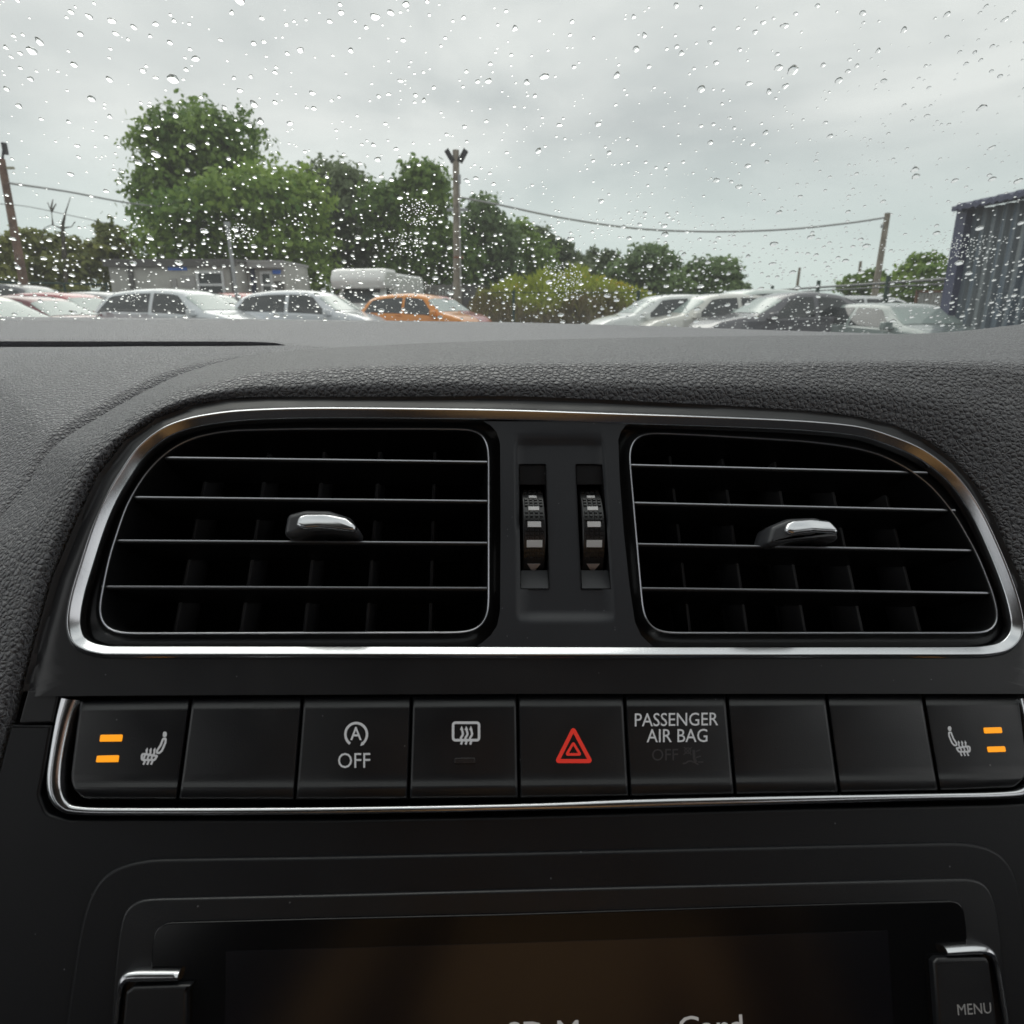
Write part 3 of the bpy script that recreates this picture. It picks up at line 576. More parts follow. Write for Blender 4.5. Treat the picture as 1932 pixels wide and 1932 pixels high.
# corrugated sheet leaning by the shed
def sheet():
    Y = 17.0; a, b = at(1724, 590, Y), at(1789, 590, Y); z1 = at(1735, 548, Y)[2]; t = thing('corrugated_sheet', 'pale corrugated metal sheet with rusty edges standing beside the blue shed', 'metal sheet', (a[0], Y, 0))
    K = 120; wd = b[0] - a[0]; V = []; mt = mat('pale corrugated sheet', (0.5, 0.48, 0.45), 0.6, 0.2); vary(mt, (0.30, 0.24, 0.20), (0.58, 0.57, 0.55), 2.5, 6, 0.3, 0.5)
    for k in range(K):
        s = wd * k / (K - 1); V += [(s, 0.02 * math.sin(s / 0.08 * 2 * math.pi), 0), (s, 0.02 * math.sin(s / 0.08 * 2 * math.pi), z1 - 0.05 * s)]
    mk('sheet', V, [(2 * k, 2 * k + 2, 2 * k + 3, 2 * k + 1) for k in range(K - 1)], mt, t, world=False, smooth=60)
    m = MB(); m.box((wd / 2, 0, z1 - 0.02), (wd + 0.06, 0.06, 0.06)); m.box((0, 0, z1 / 2), (0.05, 0.06, z1)); m.box((wd, 0, z1 / 2), (0.05, 0.06, z1 - 0.1)); m.build('frame', mat('rust', (0.20, 0.10, 0.06), 0.8), t, world=False)
sheet()
# green post fence running up to the shed
def fence():
    a, b = at(1392, 552, 31.0), at(1990, 513.5, 12.6); zr = (a[2] + b[2]) / 2; a = np.array((a[0], a[1], 0)); b = np.array((b[0], b[1], 0)); d = b - a; Ln = np.linalg.norm(d); u = d / Ln
    t = thing('rail_fence', 'green post fence with grey top rails running up to the blue shed', 'fence', a)
    up = lambda s, z: u * s + np.array((0, 0, z))
    for k, z in enumerate((zr, zr - 0.10)):
        MB().tube([up(0, z), up(Ln, z)], 0.032 if k == 0 else 0.02, 8).build('rail', M['railgrey'], t, world=False, smooth=50)
    for px, yt in ((1457, 539), (1544, 529), (1676, 520), (1912, 492)):
        # where the fence line meets that pixel column
        k = (px - CPX) / FPX; best = min(np.linspace(0, 1, 2000), key=lambda s: abs((a + d * s)[0] - k * ((a + d * s)[1] * math.cos(PITCH) + (H - 1.5) * math.sin(PITCH))))
        p = d * best; Yp = (a + p)[1]; h = at(px, yt, Yp)[2]
        MB().box((p[0], p[1] + 0.08, h / 2), (0.09, 0.09, h)).build('post', M['fgreen'], t, world=False)
    m = MB()
    for s in np.arange(0.1, Ln, 0.11): m.tube([up(s, 0.05), up(s, zr - 0.12)], 0.0025, 3, False)
    for z in np.arange(0.2, zr - 0.1, 0.2): m.tube([up(0, z), up(Ln, z)], 0.003, 3, False)
    m.build('mesh_panel', M['fgreen'], t, world=False)
fence()
t = thing('mesh_fence', 'dark green fence rail and posts below the olive bush', 'fence', at(-40, 579, 31) * (1, 1, 0))
m = MB(); q = ORG[t.name]; z = at(60, 533, 31)[2]
m.tube([at(-40, 531, 31) - q, at(205, 537, 31) - q], 0.05, 6); m.tube([at(-40, 545, 31) - q, at(205, 549, 31) - q], 0.03, 6); m.build('rail', M['fgreen'], t, world=False)
for px in (20, 120, 200): b_ = at(px, 533, 31) - q; MB().box((b_[0], b_[1], z / 2), (0.08, 0.08, z)).build('post', M['fgreen'], t, world=False)
t = thing('mesh_fence', 'green mesh fence with thin posts in front of the grassy mound', 'fence', at(905, 579, 22) * (1, 1, 0))
q = ORG[t.name]
for px in (969, 1203, 1385):
    b_ = at(px, 579, 21.5) - q; h = at(px, 548, 21.5)[2]; MB().box((b_[0], b_[1], h / 2), (0.09, 0.09, h)).build('post', M['fgreen'], t, world=False)
m = MB(); e0, e1 = at(915, 552, 21.6) - q, at(1395, 552, 21.6) - q; m.tube([e0, e1], 0.012, 5)
for s in np.linspace(0, 1, 150): p = e0 + (e1 - e0) * s; m.tube([(p[0], p[1], 0.1), p], 0.003, 3, False)
m.build('mesh_panel', M['fgreen'], t, world=False)

# ================================================================== vehicles in the yard
def paint(name, c, rough=0.25, metal=0.0):
    m = mat(name, c, rough, metal); bsdf(m).inputs['Coat Weight'].default_value = 0.7; bsdf(m).inputs['Coat Roughness'].default_value = 0.06; return m
M['glassdark'] = mat('car side glass', (0.035, 0.042, 0.045), 0.05, spec=0.8)
M['glasspale'] = mat('pale car glass with painted reflection', (0.34, 0.41, 0.39), 0.09, spec=0.5)  # pale base colour stands in for reflected sky and the view through
M['tyre'] = mat('tyre rubber', (0.02, 0.02, 0.02), 0.8); M['rim'] = mat('alloy rim', (0.5, 0.5, 0.52), 0.35, 0.8)
M['lamp'] = mat('headlamp lens', (0.65, 0.66, 0.68), 0.12, spec=0.8); M['tail'] = mat('tail lamp lens', (0.35, 0.02, 0.02), 0.2)
PROF = {
 'hatch': dict(T=[0, .012, .04, .10, .17, .30, .45, .56, .62, .70, .78, .86, .93, .975, 1],
               Z=[.44, .60, .69, .885, .955, .99, 1.0, .985, .955, .81, .665, .625, .57, .48, .36],
               rear=(.045, .115), front=(.635, .775), bp=.44),
 'saloon': dict(T=[0, .015, .06, .14, .23, .33, .45, .54, .60, .675, .75, .84, .92, .975, 1],
               Z=[.42, .60, .67, .72, .87, .965, 1.0, .985, .95, .81, .675, .64, .59, .49, .36],
               rear=(.15, .30), front=(.61, .745), bp=.46),
}
def car(label, px, Y, yaw, Lc, Wc, Hc, mt, kind='hatch', glass='glassdark', wind='glasspale', rails=False, rear_rows=2):
    """car whose body's centre is seen at pixel column px at distance Y; yaw 0 = nose towards +x"""
    c = at(px, 579, Y); t = thing('parked_car', label, 'car', (c[0], Y, 0), yaw, 'cars parked in the yard')
    P = PROF[kind]; T, Zt = np.array(P['T']), np.array(P['Z'])
    dense = np.linspace(0, 1, 71)
    def smooth(ar):
        y = np.interp(dense, T, ar); k = np.array([1, 2, 1]) / 4; y2 = np.concatenate([[y[0]], np.convolve(y, k, 'valid'), [y[-1]]]); return y2
    zt = smooth(Zt); belt = np.minimum(np.interp(dense, [0, .03, .12, .45, .8, .9, 1], [.40, .60, .655, .635, .60, .55, .33]), zt - 0.015)
    wb = np.interp(dense, [0, .02, .08, .2, .8, .9, .96, 1], [.72, .86, .95, 1, 1, .95, .86, .66]) * Wc / 2
    cab = np.clip((zt - 0.66) / 0.25, 0, 1); wr = wb * (0.90 - 0.16 * cab)
    ring = []
    for i, tt in enumerate(dense):
        x = (tt - 0.5) * Lc; z1, zb_ = zt[i] * Hc, belt[i] * Hc; zs = 0.16 * Hc + (0.05 * Hc if tt < .06 or tt > .94 else 0); zm = 0.5 * (zs + zb_)
        re = max(z1 - 0.045 * Hc * cab[i] - 0.012 * Hc, zb_ + 0.004)
        half = [(0, zs), (wb[i] * .88, zs), (wb[i] * .985, zs + .05), (wb[i] * 1.0, zm), (wb[i] * .985, zb_ - .02), (wb[i] * .965, zb_)]
        for k in range(1, 6): s = k / 6; half.append((wb[i] * .965 + (wr[i] - wb[i] * .965) * (s ** 1.25), zb_ + (re - zb_) * s))
        half += [(wr[i], re), (wr[i] * .9, re + (z1 - re) * .62), (wr[i] * .6, z1 - (z1 - re) * .08), (0, z1)]
        ring.append([(x, y, z) for y, z in half])
    ring = np.array(ring); nh = ring.shape[1]           # half rings on the +y side
    full = np.concatenate([ring, ring[:, -2:0:-1] * (1, -1, 1)], 1); n2 = full.shape[1]; nr = len(dense)
    f = [(i * n2 + k, i * n2 + (k + 1) % n2, (i + 1) * n2 + (k + 1) % n2, (i + 1) * n2 + k) for i in range(nr - 1) for k in range(n2)]
    f += [list(range(n2)), [(nr - 1) * n2 + k for k in range(n2)][::-1]]
    body = mk('body', full.reshape(-1, 3), f, mt, t, world=False, smooth=38)
    def S(tt, vv, sg=1, up=0.0):
        """point of the shell at length tt and half-ring index vv"""
        i = np.clip(tt, 0, 1) * (nr - 1); i0 = int(min(i, nr - 2)); k0 = int(min(vv, nh - 2)); a, b = i - i0, vv - k0
        p = (ring[i0, k0] * (1 - a) + ring[i0 + 1, k0] * a) * (1 - b) + (ring[i0, k0 + 1] * (1 - a) + ring[i0 + 1, k0 + 1] * a) * b
        du = ring[i0 + 1, k0] - ring[i0, k0]; dv = ring[i0, k0 + 1] - ring[i0, k0]; nn = np.cross(du, dv); nn = nn / (np.linalg.norm(nn) + 1e-9); nn = nn if nn[1] + nn[2] >= 0 else -nn
        p = p + nn * up; return (p[0], p[1] * sg, p[2])
    def patch(name, tf, v0, v1, mtp, sg=1, nu=12, nv=6, up=0.008, mirror=False):
        V = []; 
        for j in range(nv + 1):
            s = j / nv
            for i in range(nu + 1):
                ta, tb = tf(s); V.append(S(ta + (tb - ta) * i / nu, v0 + (v1 - v0) * s, sg, up))
        ff = grid_faces(nv + 1, nu + 1)
        if mirror:
            k = len(V); V += [(x, -y, z) for x, y, z in V]; ff = ff + [tuple(q + k for q in r) for r in ff]
        return mk(name, V, ff, mtp, t, world=False, smooth=60)
    fr, rr, bp = P['front'], P['rear'], P['bp']
    t0 = lambda s: rr[0] + (rr[1] - rr[0]) * s + 0.03; t1 = lambda s: fr[1] - (fr[1] - fr[0]) * s - 0.03
    va, vb = 5.35, 10.6
    for sg in (1, -1):
        patch('side_window', lambda s: (t0(s), bp - 0.012), va, vb, M[glass], sg)
        patch('side_window', lambda s: (bp + 0.012, t1(s)), va, vb, M[glass], sg)
        mb = MB(); p = np.array(S(fr[1] - 0.055, 5.2, sg)); a = np.linspace(0, math.pi, 5)
        rotm = np.eye(3); mb.box(p + (0, sg * 0.10, 0.06), (0.13, 0.19, 0.14)); mb.box(p + (0.05, sg * 0.02, 0.02), (0.06, 0.1, 0.05)); o = mb.build('mirror', mt, t, world=False, smooth=30)
        bv = o.modifiers.new('round', 'BEVEL'); bv.width = 0.04; bv.segments = 3
        for tt in (bp - .03, rr[1] + .06): m = MB(); m.box(np.array(S(tt, 4.55, sg)) + (0, sg * .02, 0), (.17, .03, .025)); m.build('door_handle', mt, t, world=False)
        patch('headlight', lambda s: (.915 + .02 * s, .985), 3.6, 4.9, M['lamp'], sg, 6, 4, 0.01)
        patch('tail_light', lambda s: (.004, .05), 4.0, 5.4 if kind == 'saloon' else 7.4, M['tail'], sg, 5, 5, 0.012)
        for tt in (.175, .80):
            wx = (tt - .5) * Lc; rw = 0.30; pts = []
            wv = MB(); wv.tube([(wx, sg * (Wc / 2 - 0.20), rw), (wx, sg * (Wc / 2 - 0.18), rw), (wx, sg * (Wc / 2 + 0.0), rw), (wx, sg * (Wc / 2 + 0.02), rw)], [rw * .9, rw, rw, rw * .86], 22)
            wo = wv.build('wheel', M['tyre'], t, world=False, smooth=40)
            rv = MB(); rv.tube([(wx, sg * (Wc / 2 + 0.005), rw), (wx, sg * (Wc / 2 + 0.03), rw)], [rw * .66, rw * .6], 18); rv.build('rim', M['rim'], wo, world=False)
    # windscreen and rear window: the top of the shell between the roof edges
    def glassroof(name, ta, tb, mtp):
        V = []; nu, nv = 10, 10; vs = [11.25, 11.7, 12.2, 12.7, 13.3, 14.0]
        row = [(v, 1) for v in vs] + [(v, -1) for v in vs[-2::-1]]
        for i in range(nu + 1):
            for v, sg in row: V.append(S(ta + (tb - ta) * i / nu, min(v, nh - 1.001), sg, 0.008))
        mk(name, V, grid_faces(nu + 1, len(row)), mtp, t, world=False, smooth=60)
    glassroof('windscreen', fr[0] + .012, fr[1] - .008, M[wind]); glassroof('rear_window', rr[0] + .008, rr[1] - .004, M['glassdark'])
    if rails:
        for sg in (1, -1):
            m = MB(); m.tube([np.array(S(x, 11.3, sg)) + (0, 0, z) for x, z in ((.2, 0.01), (.24, .05), (.40, .06), (.52, .05), (.56, 0.01))], 0.02, 6); m.build('roof_rail', M['steel'], t, world=False)
    return t
car('white hatchback facing the blue-signed cabin window side, with a dark mirror, in the front row', 345, 16.5, R(-12), 3.95, 1.72, 1.53, paint('white pearl paint', (0.74, 0.77, 0.80)))
car('silvery white hatchback with black side glass parked beside the orange car', 585, 17.5, R(-10), 3.85, 1.70, 1.52, paint('silver white paint', (0.74, 0.76, 0.80)))
car('small orange hatchback in the front row', 794, 18.6, R(-16), 3.15, 1.60, 1.46, paint('orange paint', (0.78, 0.27, 0.025), 0.3))
car('pinkish red car half hidden behind the orange hatchback', 818, 20.8, R(-14), 3.5, 1.65, 1.46, paint('faded red paint', (0.42, 0.05, 0.06)))
car('red car whose windscreen shows behind the silvery white hatchback', 606, 20.2, R(-14), 3.7, 1.66, 1.49, paint('dark red paint', (0.34, 0.04, 0.04)))
car('bright red car whose roof and dark rear glass show between two white hatchbacks', 443, 23.0, R(-95), 3.9, 1.7, 1.57, paint('bright red paint', (0.45, 0.03, 0.03)))
car('pale grey car with a pale green windscreen just behind the front white hatchback', 385, 19.2, R(-12), 4.0, 1.7, 1.50, paint('pale grey paint', (0.42, 0.43, 0.43)))
car('silver car hidden behind the red car and the front white hatchback', 205, 19.8, R(-12), 3.9, 1.7, 1.53, paint('silver paint', (0.45, 0.46, 0.47)))
car('crimson car with a pale windscreen beside the front white hatchback', 128, 17.6, R(-12), 4.0, 1.7, 1.47, paint('crimson paint', (0.36, 0.025, 0.04)))
car('slate grey estate car with silver roof rails below the leaning pole', 46, 20.5, R(-6), 4.4, 1.75, 1.75, paint('slate paint', (0.13, 0.135, 0.15)), rails=True)
car('maroon saloon with large pale windows at the edge of the yard', 62, 15.2, R(-8), 4.3, 1.7, 1.36, paint('maroon paint', (0.16, 0.025, 0.035)), 'saloon', glass='glasspale')
car('cream white car showing only its bonnet in the lowest corner of the windscreen view', -78, 11.6, R(-6), 4.1, 1.7, 1.34, paint('cream paint', (0.78, 0.77, 0.67)))
car('white car at the end of the row nearest the grassy mound', 1262, 17.5, R(189), 4.1, 1.72, 1.42, paint('clean white paint', (0.78, 0.80, 0.79)))
car('cream white car between the end white car and the tall pale green one', 1348, 16.9, R(192), 4.1, 1.72, 1.43, paint('warm white paint', (0.76, 0.75, 0.70)))
car('pale green white car with a steep windscreen behind the dark grey car', 1412, 17.2, R(194), 4.0, 1.74, 1.54, paint('mint white paint', (0.70, 0.77, 0.73)))
car('dark grey saloon with pale windscreen, the closest car on the shed side', 1490, 14.9, R(186), 4.25, 1.76, 1.43, paint('dark grey paint', (0.13, 0.128, 0.145)), 'saloon')
car('white car behind the tail of the dark grey saloon', 1592, 22.0, R(186), 4.2, 1.75, 1.46, paint('plain white paint', (0.76, 0.77, 0.78)))
c_ = car('pale car with a broad greenish windscreen beside the blue shed fence', 1692, 13.6, R(-78), 4.2, 1.78, 1.20, paint('pale grey green paint', (0.27, 0.32, 0.31)))
# orange beacons on a roof beyond the fence
t = thing('light_bar', 'orange beacon light bar seen above the pale car by the fence', 'light bar', at(1660, 579, 17.0) * (1, 1, 0))
q = ORG[t.name]; m = MB(); z = at(1660, 575, 17)[2]
m.box((0, 0, z / 2 - 0.06), (0.06, 0.06, z - 0.12)); m.box((0, 0, z - 0.1), (0.62, 0.2, 0.05)); m.build('bar', M['black'], t, world=False)
for s in (-0.2, 0.16): m = MB(); m.tube([(s, 0, z - 0.075), (s, 0, z + 0.0), (s, 0, z + 0.03)], [0.12, 0.11, 0.06], 14); m.build('beacon', mat('orange lens', (0.65, 0.12, 0.02), 0.25), t, world=False, smooth=50)

# motorhome
def motorhome():
    Y = 29.0; c = at(716, 579, Y); yaw = R(-98); t = thing('motorhome', 'white motorhome with a bulbous over-cab roof behind the orange car', 'motorhome', (c[0], Y, 0), yaw)
    zt = at(716, 512, Y)[2]; wht = paint('motorhome white', (0.88, 0.88, 0.86), 0.4); wd = 2.1
    def loft(prof, hw, name, mt, bw=0.10, par=t):
        """side profile (x,z) extruded to +-hw with rounded side edges"""
        P_ = ccw(prof); V = []; rows = [(-hw, -bw), (-hw + bw * .3, -bw * .3), (-hw + bw, 0), (hw - bw, 0), (hw - bw * .3, -bw * .3), (hw, -bw)]
        for y, o in rows: V += [(p[0], y, p[1]) for p in offs(P_, o)]
        m_ = len(P_); f = [(j * m_ + i, j * m_ + (i + 1) % m_, (j + 1) * m_ + (i + 1) % m_, (j + 1) * m_ + i) for j in range(len(rows) - 1) for i in range(m_)]
        f += [list(range(m_)), [(len(rows) - 1) * m_ + i for i in range(m_)][::-1]]
        return mk(name, V, f, mt, par, world=False, smooth=40)
    loft(roundpoly([(-3.2, .45), (1.2, .45), (1.2, 1.9), (1.2, zt - .1), (-3.2, zt - .1)], [.1, 0, 0, .2, .25]), wd / 2, 'body', wht)
    loft(roundpoly([(0.9, 1.74), (2.35, 1.78), (2.5, 2.1), (2.2, zt), (0.9, zt + .02)], [.1, .12, .25, .3, .1]), wd / 2 + .02, 'overcab', wht, 0.12)
    loft(roundpoly([(1.0, .4), (3.2, .4), (3.3, .9), (3.0, 1.12), (2.45, 1.22), (1.75, 1.9), (1.0, 1.9)], [0, .1, .15, .15, .1, .1, 0]), wd / 2 - .12, 'cab', wht, 0.14)
    a, b = np.array((2.43, 0, 1.26)), np.array((1.79, 0, 1.87)); nn = np.array((.69, 0, .72)) * .012
    mk('windscreen', [a + nn + (0, -.78, 0), a + nn + (0, .78, 0), b + nn + (0, .7, 0), b + nn + (0, -.7, 0)], [(0, 1, 2, 3)], mat('motorhome glass', (0.07, 0.08, 0.085), 0.08, spec=.8), t, world=False)
    for sg in (1, -1):
        mk('side_window', [(1.25, sg * (wd / 2 - .108), 1.28), (2.2, sg * (wd / 2 - .108), 1.26), (1.72, sg * (wd / 2 - .108), 1.78), (1.25, sg * (wd / 2 - .108), 1.78)], [(0, 1, 2, 3)], M['glassdark'], t, world=False)
        for x in (-2.2, 2.4): wv = MB(); wv.tube([(x, sg * .75, .33), (x, sg * 1.0, .33)], .33, 20); wv.build('wheel', M['tyre'], t, world=False, smooth=40)
        m = MB(); m.box((2.15, sg * (wd / 2 + .08), 1.42), (.12, .2, .3)); o = m.build('mirror', M['black'], t, world=False)
        m = MB(); m.box((3.2, sg * .68, .86), (.12, .3, .2)); m.build('headlight', M['lamp'], t, world=False)
motorhome()

# ================================================================== own car: windscreen, raindrops, cabin
# the glass: raked 31 degrees, gently bowed across; s runs up the glass from its lower edge, u across it
CAR_R = nrm(np.array((PR[0], PR[1], 0))); CAR_F = np.array((-CAR_R[1], CAR_R[0], 0.0))
GB = np.array((0, 0, H)) + CAR_F * 0.80 + np.array((0, 0, -0.085)); RK = R(31)
GS = -CAR_F * math.cos(RK) + np.array((0, 0, math.sin(RK))); GN = CAR_F * math.sin(RK) + np.array((0, 0, math.cos(RK)))
BOW = 0.09
def glass(u, s): return GB + CAR_R * u + GS * s - GN * (BOW * u * u)
def gnormal(u, s): return nrm(GN + CAR_R * (2 * BOW * u))
def hit(x, y):
    d = ray(x, y); t = 0.5
    for _ in range(30):
        p = CAM + d * t - GB; g = p @ GN + BOW * (p @ CAR_R) ** 2; dg = d @ GN + 2 * BOW * (p @ CAR_R) * (d @ CAR_R); t -= g / dg
    p = CAM + d * t - GB; return p @ CAR_R, p @ GS, t
def project(p):
    v = p - CAM; z = v @ F_; return CPX + FPX * (v @ RC) / z, CPX - FPX * (v @ UC) / z, z
gm = bpy.data.materials.new('windscreen glass'); gm.use_nodes = True; g_ = gm.node_tree; g_.nodes.remove(g_.nodes['Principled BSDF'])
trb = N(gm, 'ShaderNodeBsdfTransparent'); trb.inputs['Color'].default_value = (0.965, 0.985, 0.975, 1); glb = N(gm, 'ShaderNodeBsdfGlossy', Roughness=0.02); fr_ = N(gm, 'ShaderNodeFresnel', IOR=1.25)
mxg = N(gm, 'ShaderNodeMixShader'); lk(gm, fr_.outputs[0], mxg.inputs['Fac']); lk(gm, trb.outputs[0], mxg.inputs[1]); lk(gm, glb.outputs[0], mxg.inputs[2]); mist = N(gm, 'ShaderNodeBsdfTranslucent'); mist.inputs['Color'].default_value = (1, 1, 1, 1); mx2 = N(gm, 'ShaderNodeMixShader'); mx2.inputs['Fac'].default_value = 0.015
lk(gm, mxg.outputs[0], mx2.inputs[1]); lk(gm, mist.outputs[0], mx2.inputs[2]); lk(gm, mx2.outputs[0], g_.nodes['Material Output'].inputs['Surface'])
us = np.linspace(-0.72, 0.72, 41); ss = np.linspace(0, 0.98, 21)
V = [glass(u * (1 - 0.12 * s), s) for s in ss for u in us]; nV = len(V); V2 = V + [glass(u * (1 - 0.12 * s), s) - GN * 0.005 for s in ss for u in us]
ws = mk('windscreen', V2, grid_faces(21, 41) + [tuple(i + nV for i in q) for q in grid_faces(21, 41)], gm, smooth=180)
tag(ws, 'rain spotted windscreen glass of the car, seen from inside above the dashboard', 'windscreen')

wm = bpy.data.materials.new('rain water'); wm.use_nodes = True; t_ = wm.node_tree; t_.nodes.remove(t_.nodes['Principled BSDF'])
gl = N(wm, 'ShaderNodeBsdfGlass', Roughness=0.0, IOR=1.33); gl.inputs['Color'].default_value = (1, 1, 1, 1)
lk(wm, gl.outputs[0], t_.nodes['Material Output'].inputs['Surface'])
def drop_shape(rng, seg=16, rings=5, tall=0.42, wob=0.12, drag=0.0):
    """closed water lens of unit radius, flat side on z=0"""
    V = []; ph = rng.uniform(0, 6.28, 3); a1, a2, a3 = rng.uniform(-wob, wob, 3)
    rad = lambda th: 1 + a1 * math.cos(2 * th + ph[0]) + 0.7 * a2 * math.cos(3 * th + ph[1]) + 0.4 * a3 * math.cos(5 * th + ph[2]) + drag * math.cos(th)
    th_ = 2 * math.atan(tall); prof = [(math.sin(a) / math.sin(th_), (math.cos(a) - math.cos(th_)) / (1 - math.cos(th_))) for a in np.linspace(th_, 0, rings + 2)[:-1]]
    for r, h in prof:
        for k in range(seg): th = 2 * math.pi * k / seg; q = rad(th) * r; V.append((q * math.cos(th), q * math.sin(th), h * tall))
    V.append((0, 0, tall)); f = []
    for j in range(len(prof) - 1):
        for k in range(seg): f.append((j * seg + k, j * seg + (k + 1) % seg, (j + 1) * seg + (k + 1) % seg, (j + 1) * seg + k))
    tip = len(V) - 1; f += [((len(prof) - 1) * seg + k, (len(prof) - 1) * seg + (k + 1) % seg, tip) for k in range(seg)]
    b0 = len(V); V += V[:seg]; f.append([b0 + k for k in range(seg)][::-1])
    return V, f
rng = np.random.default_rng(21)
BIG = [(118,190,42),(148,157,36),(302,128,30),(436,127,30),(267,45,30),(335,62,28),(585,90,30),(638,160,26),(735,220,40),(503,102,26),(278,243,32),(538,266,30),(586,292,26),(345,372,36),(412,438,28),(114,297,28),(70,398,30),(955,392,36),(1130,188,32),(1283,47,28),(1470,47,30),(1528,15,30),(872,48,24),(1078,93,22),(985,68,24),(1175,350,28),(1248,378,22),(1462,355,24),(1838,305,34),(1320,190,26),(1405,545,24),(520,612,34),(585,580,44),(555,480,34),(660,435,34),(845,405,26),(980,455,34),(1035,385,26),(1490,560,24),(1595,378,22),(1505,745,28),(1592,822,32),(1635,915,24),(893,887,26),(1790,670,22),(20,178,26),(75,200,22),(42,214,20),(655,78,24),(712,90,20),(565,136,22),(830,150,20),(993,157,22),(700,262,24),(880,293,24),(944,288,20),(690,300,18),(540,510,24),(155,448,22),(258,458,24),(400,515,22),(290,548,26),(448,685,24),(265,655,28)]
BIG2 = [(16,107,32),(463,63,22),(503,132,24),(472,185,30),(643,200,26),(587,185,20),(1008,255,42),(717,335,38),(897,314,30),(1033,325,28),(972,345,28),(1325,50,34),(1480,113,30),(1643,55,30),(1775,405,38),(1643,140,26),(1405,305,28),(1383,192,24),(105,567,30),(183,470,28),(370,575,24),(773,678,30),(858,703,30),(1525,664,42),(1672,680,28),(1090,740,24),(577,850,30),(485,845,24),(1010,800,28),(1270,798,24),(1130,893,34),(1603,878,32),(1567,437,28),(1203,513,28),(910,543,26),(950,85,26),(921,121,24),(200,1043,22),(145,1125,24),(1690,990,44),(1725,1030,36),(1765,860,36),(925,1195,26),(717,27,22),(623,20,24),(750,160,20),(763,108,20),(855,105,20),(1155,22,26),(1860,75,28),(1748,198,24),(1813,175,24),(1715,240,22),(1790,25,22),(1275,225,22),(1303,248,22),(520,250,22),(395,395,18),(762,468,22),(824,444,22),(1185,462,22),(1150,606,22),(1440,600,20),(1810,558,28),(1813,675,34),(1910,683,36),(340,757,26),(505,803,22)]
drops = [(x * .5013, y * .5013, wz * .5013) for x, y, wz in BIG] + [(963.4 + x * .5013, y * .5013, wz * .5013) for x, y, wz in BIG2]
D = []
for x, y, wpx in drops:
    u, s, t0_ = hit(x, y); D.append((u, s, wpx * t0_ / FPX / 2 * 0.76))
# smaller drops scattered over the glass, denser lower down, none on top of another
pts = [(u, s, r) for u, s, r in D]; tries = 0; want = 5600
cellr = 0.006; occ = {}
def free(u, s, r):
    cu, cs = int(u // cellr), int(s // cellr)
    for i in range(-2, 3):
        for j in range(-2, 3):
            for (a, b, q) in occ.get((cu + i, cs + j), ()):
                if (a - u) ** 2 + (b - s) ** 2 < ((q + r) * 1.25) ** 2: return False
    return True
def put(u, s, r): occ.setdefault((int(u // cellr), int(s // cellr)), []).append((u, s, r))
for q in D: put(*q)
small = []
def inview(u, s, mg=620):
    x, y, z = project(glass(u, s)); return -mg < x < 1932 + mg and -mg * 0.6 < y < 690
while len(small) < want and tries < 300000:
    tries += 1; u, s = rng.uniform(-0.66, 0.66), rng.uniform(0.01, 0.80)
    if not inview(u, s) or rng.random() > (1.0 if s < 0.30 else 0.5): continue
    r = float(np.exp(rng.normal(math.log(0.00088), 0.48))); r = min(max(r * (1.25 if s < 0.28 else 0.86), 0.0004), 0.0030)
    if free(u, s, r): put(u, s, r); small.append((u, s, r))
for _ in range(2600):
    u, s = rng.uniform(-0.62, 0.62), rng.uniform(0.01, 0.30) if rng.random() < 0.75 else rng.uniform(0.3, 0.7)
    r = rng.uniform(0.00045, 0.00085)
    if inview(u, s, 60) and free(u, s, r): put(u, s, r); small.append((u, s, r))
# splashes of very fine droplets
for cx, cy, rad_, k in ((450, 440, 26, 90), (790, 400, 38, 130), (765, 460, 34, 100), (1060, 520, 36, 110), (1075, 545, 32, 70), (770, 545, 40, 90), (1790, 470, 50, 120), (1840, 470, 40, 90), (1900, 580, 34, 70), (250, 560, 16, 30)):
    for _ in range(k):
        a = rng.uniform(0, 6.28); d = rad_ * math.sqrt(rng.random()); u, s, t0_ = hit(cx + d * math.cos(a), cy + 0.7 * d * math.sin(a)); r = rng.uniform(0.8, 2.0) * t0_ / FPX
        if free(u, s, r * 0.8): put(u, s, r); small.append((u, s, r))
shapes = []
for k in range(10):
    v, f = drop_shape(rng, 20, 6, rng.uniform(0.44, 0.58), 0.17, rng.uniform(0, 0.14)); me = bpy.data.meshes.new('raindrop'); me.from_pydata(v, [], f); me.materials.append(wm); me.shade_smooth(); me.update(); shapes.append(me)
allp = sorted(D, key=lambda q: -q[2] / np.linalg.norm(glass(q[0], q[1]) - CAM)) 
vis = [q for q in small if inview(q[0], q[1], 0)]; vis.sort(key=lambda q: -q[2] / np.linalg.norm(glass(q[0], q[1]) - CAM))
single = allp + vis[:300 - len(allp)]; single_set = set(id(q) for q in single)
def frame(u, s, rng):
    n = gnormal(u, s); ang = rng.normal(0, 0.5) + (0.5 * u if True else 0); dn = -GS; ax = nrm(dn - n * (dn @ n)); bx = np.cross(n, ax)
    return n, ax * math.cos(ang) + bx * math.sin(ang), -ax * math.sin(ang) + bx * math.cos(ang)
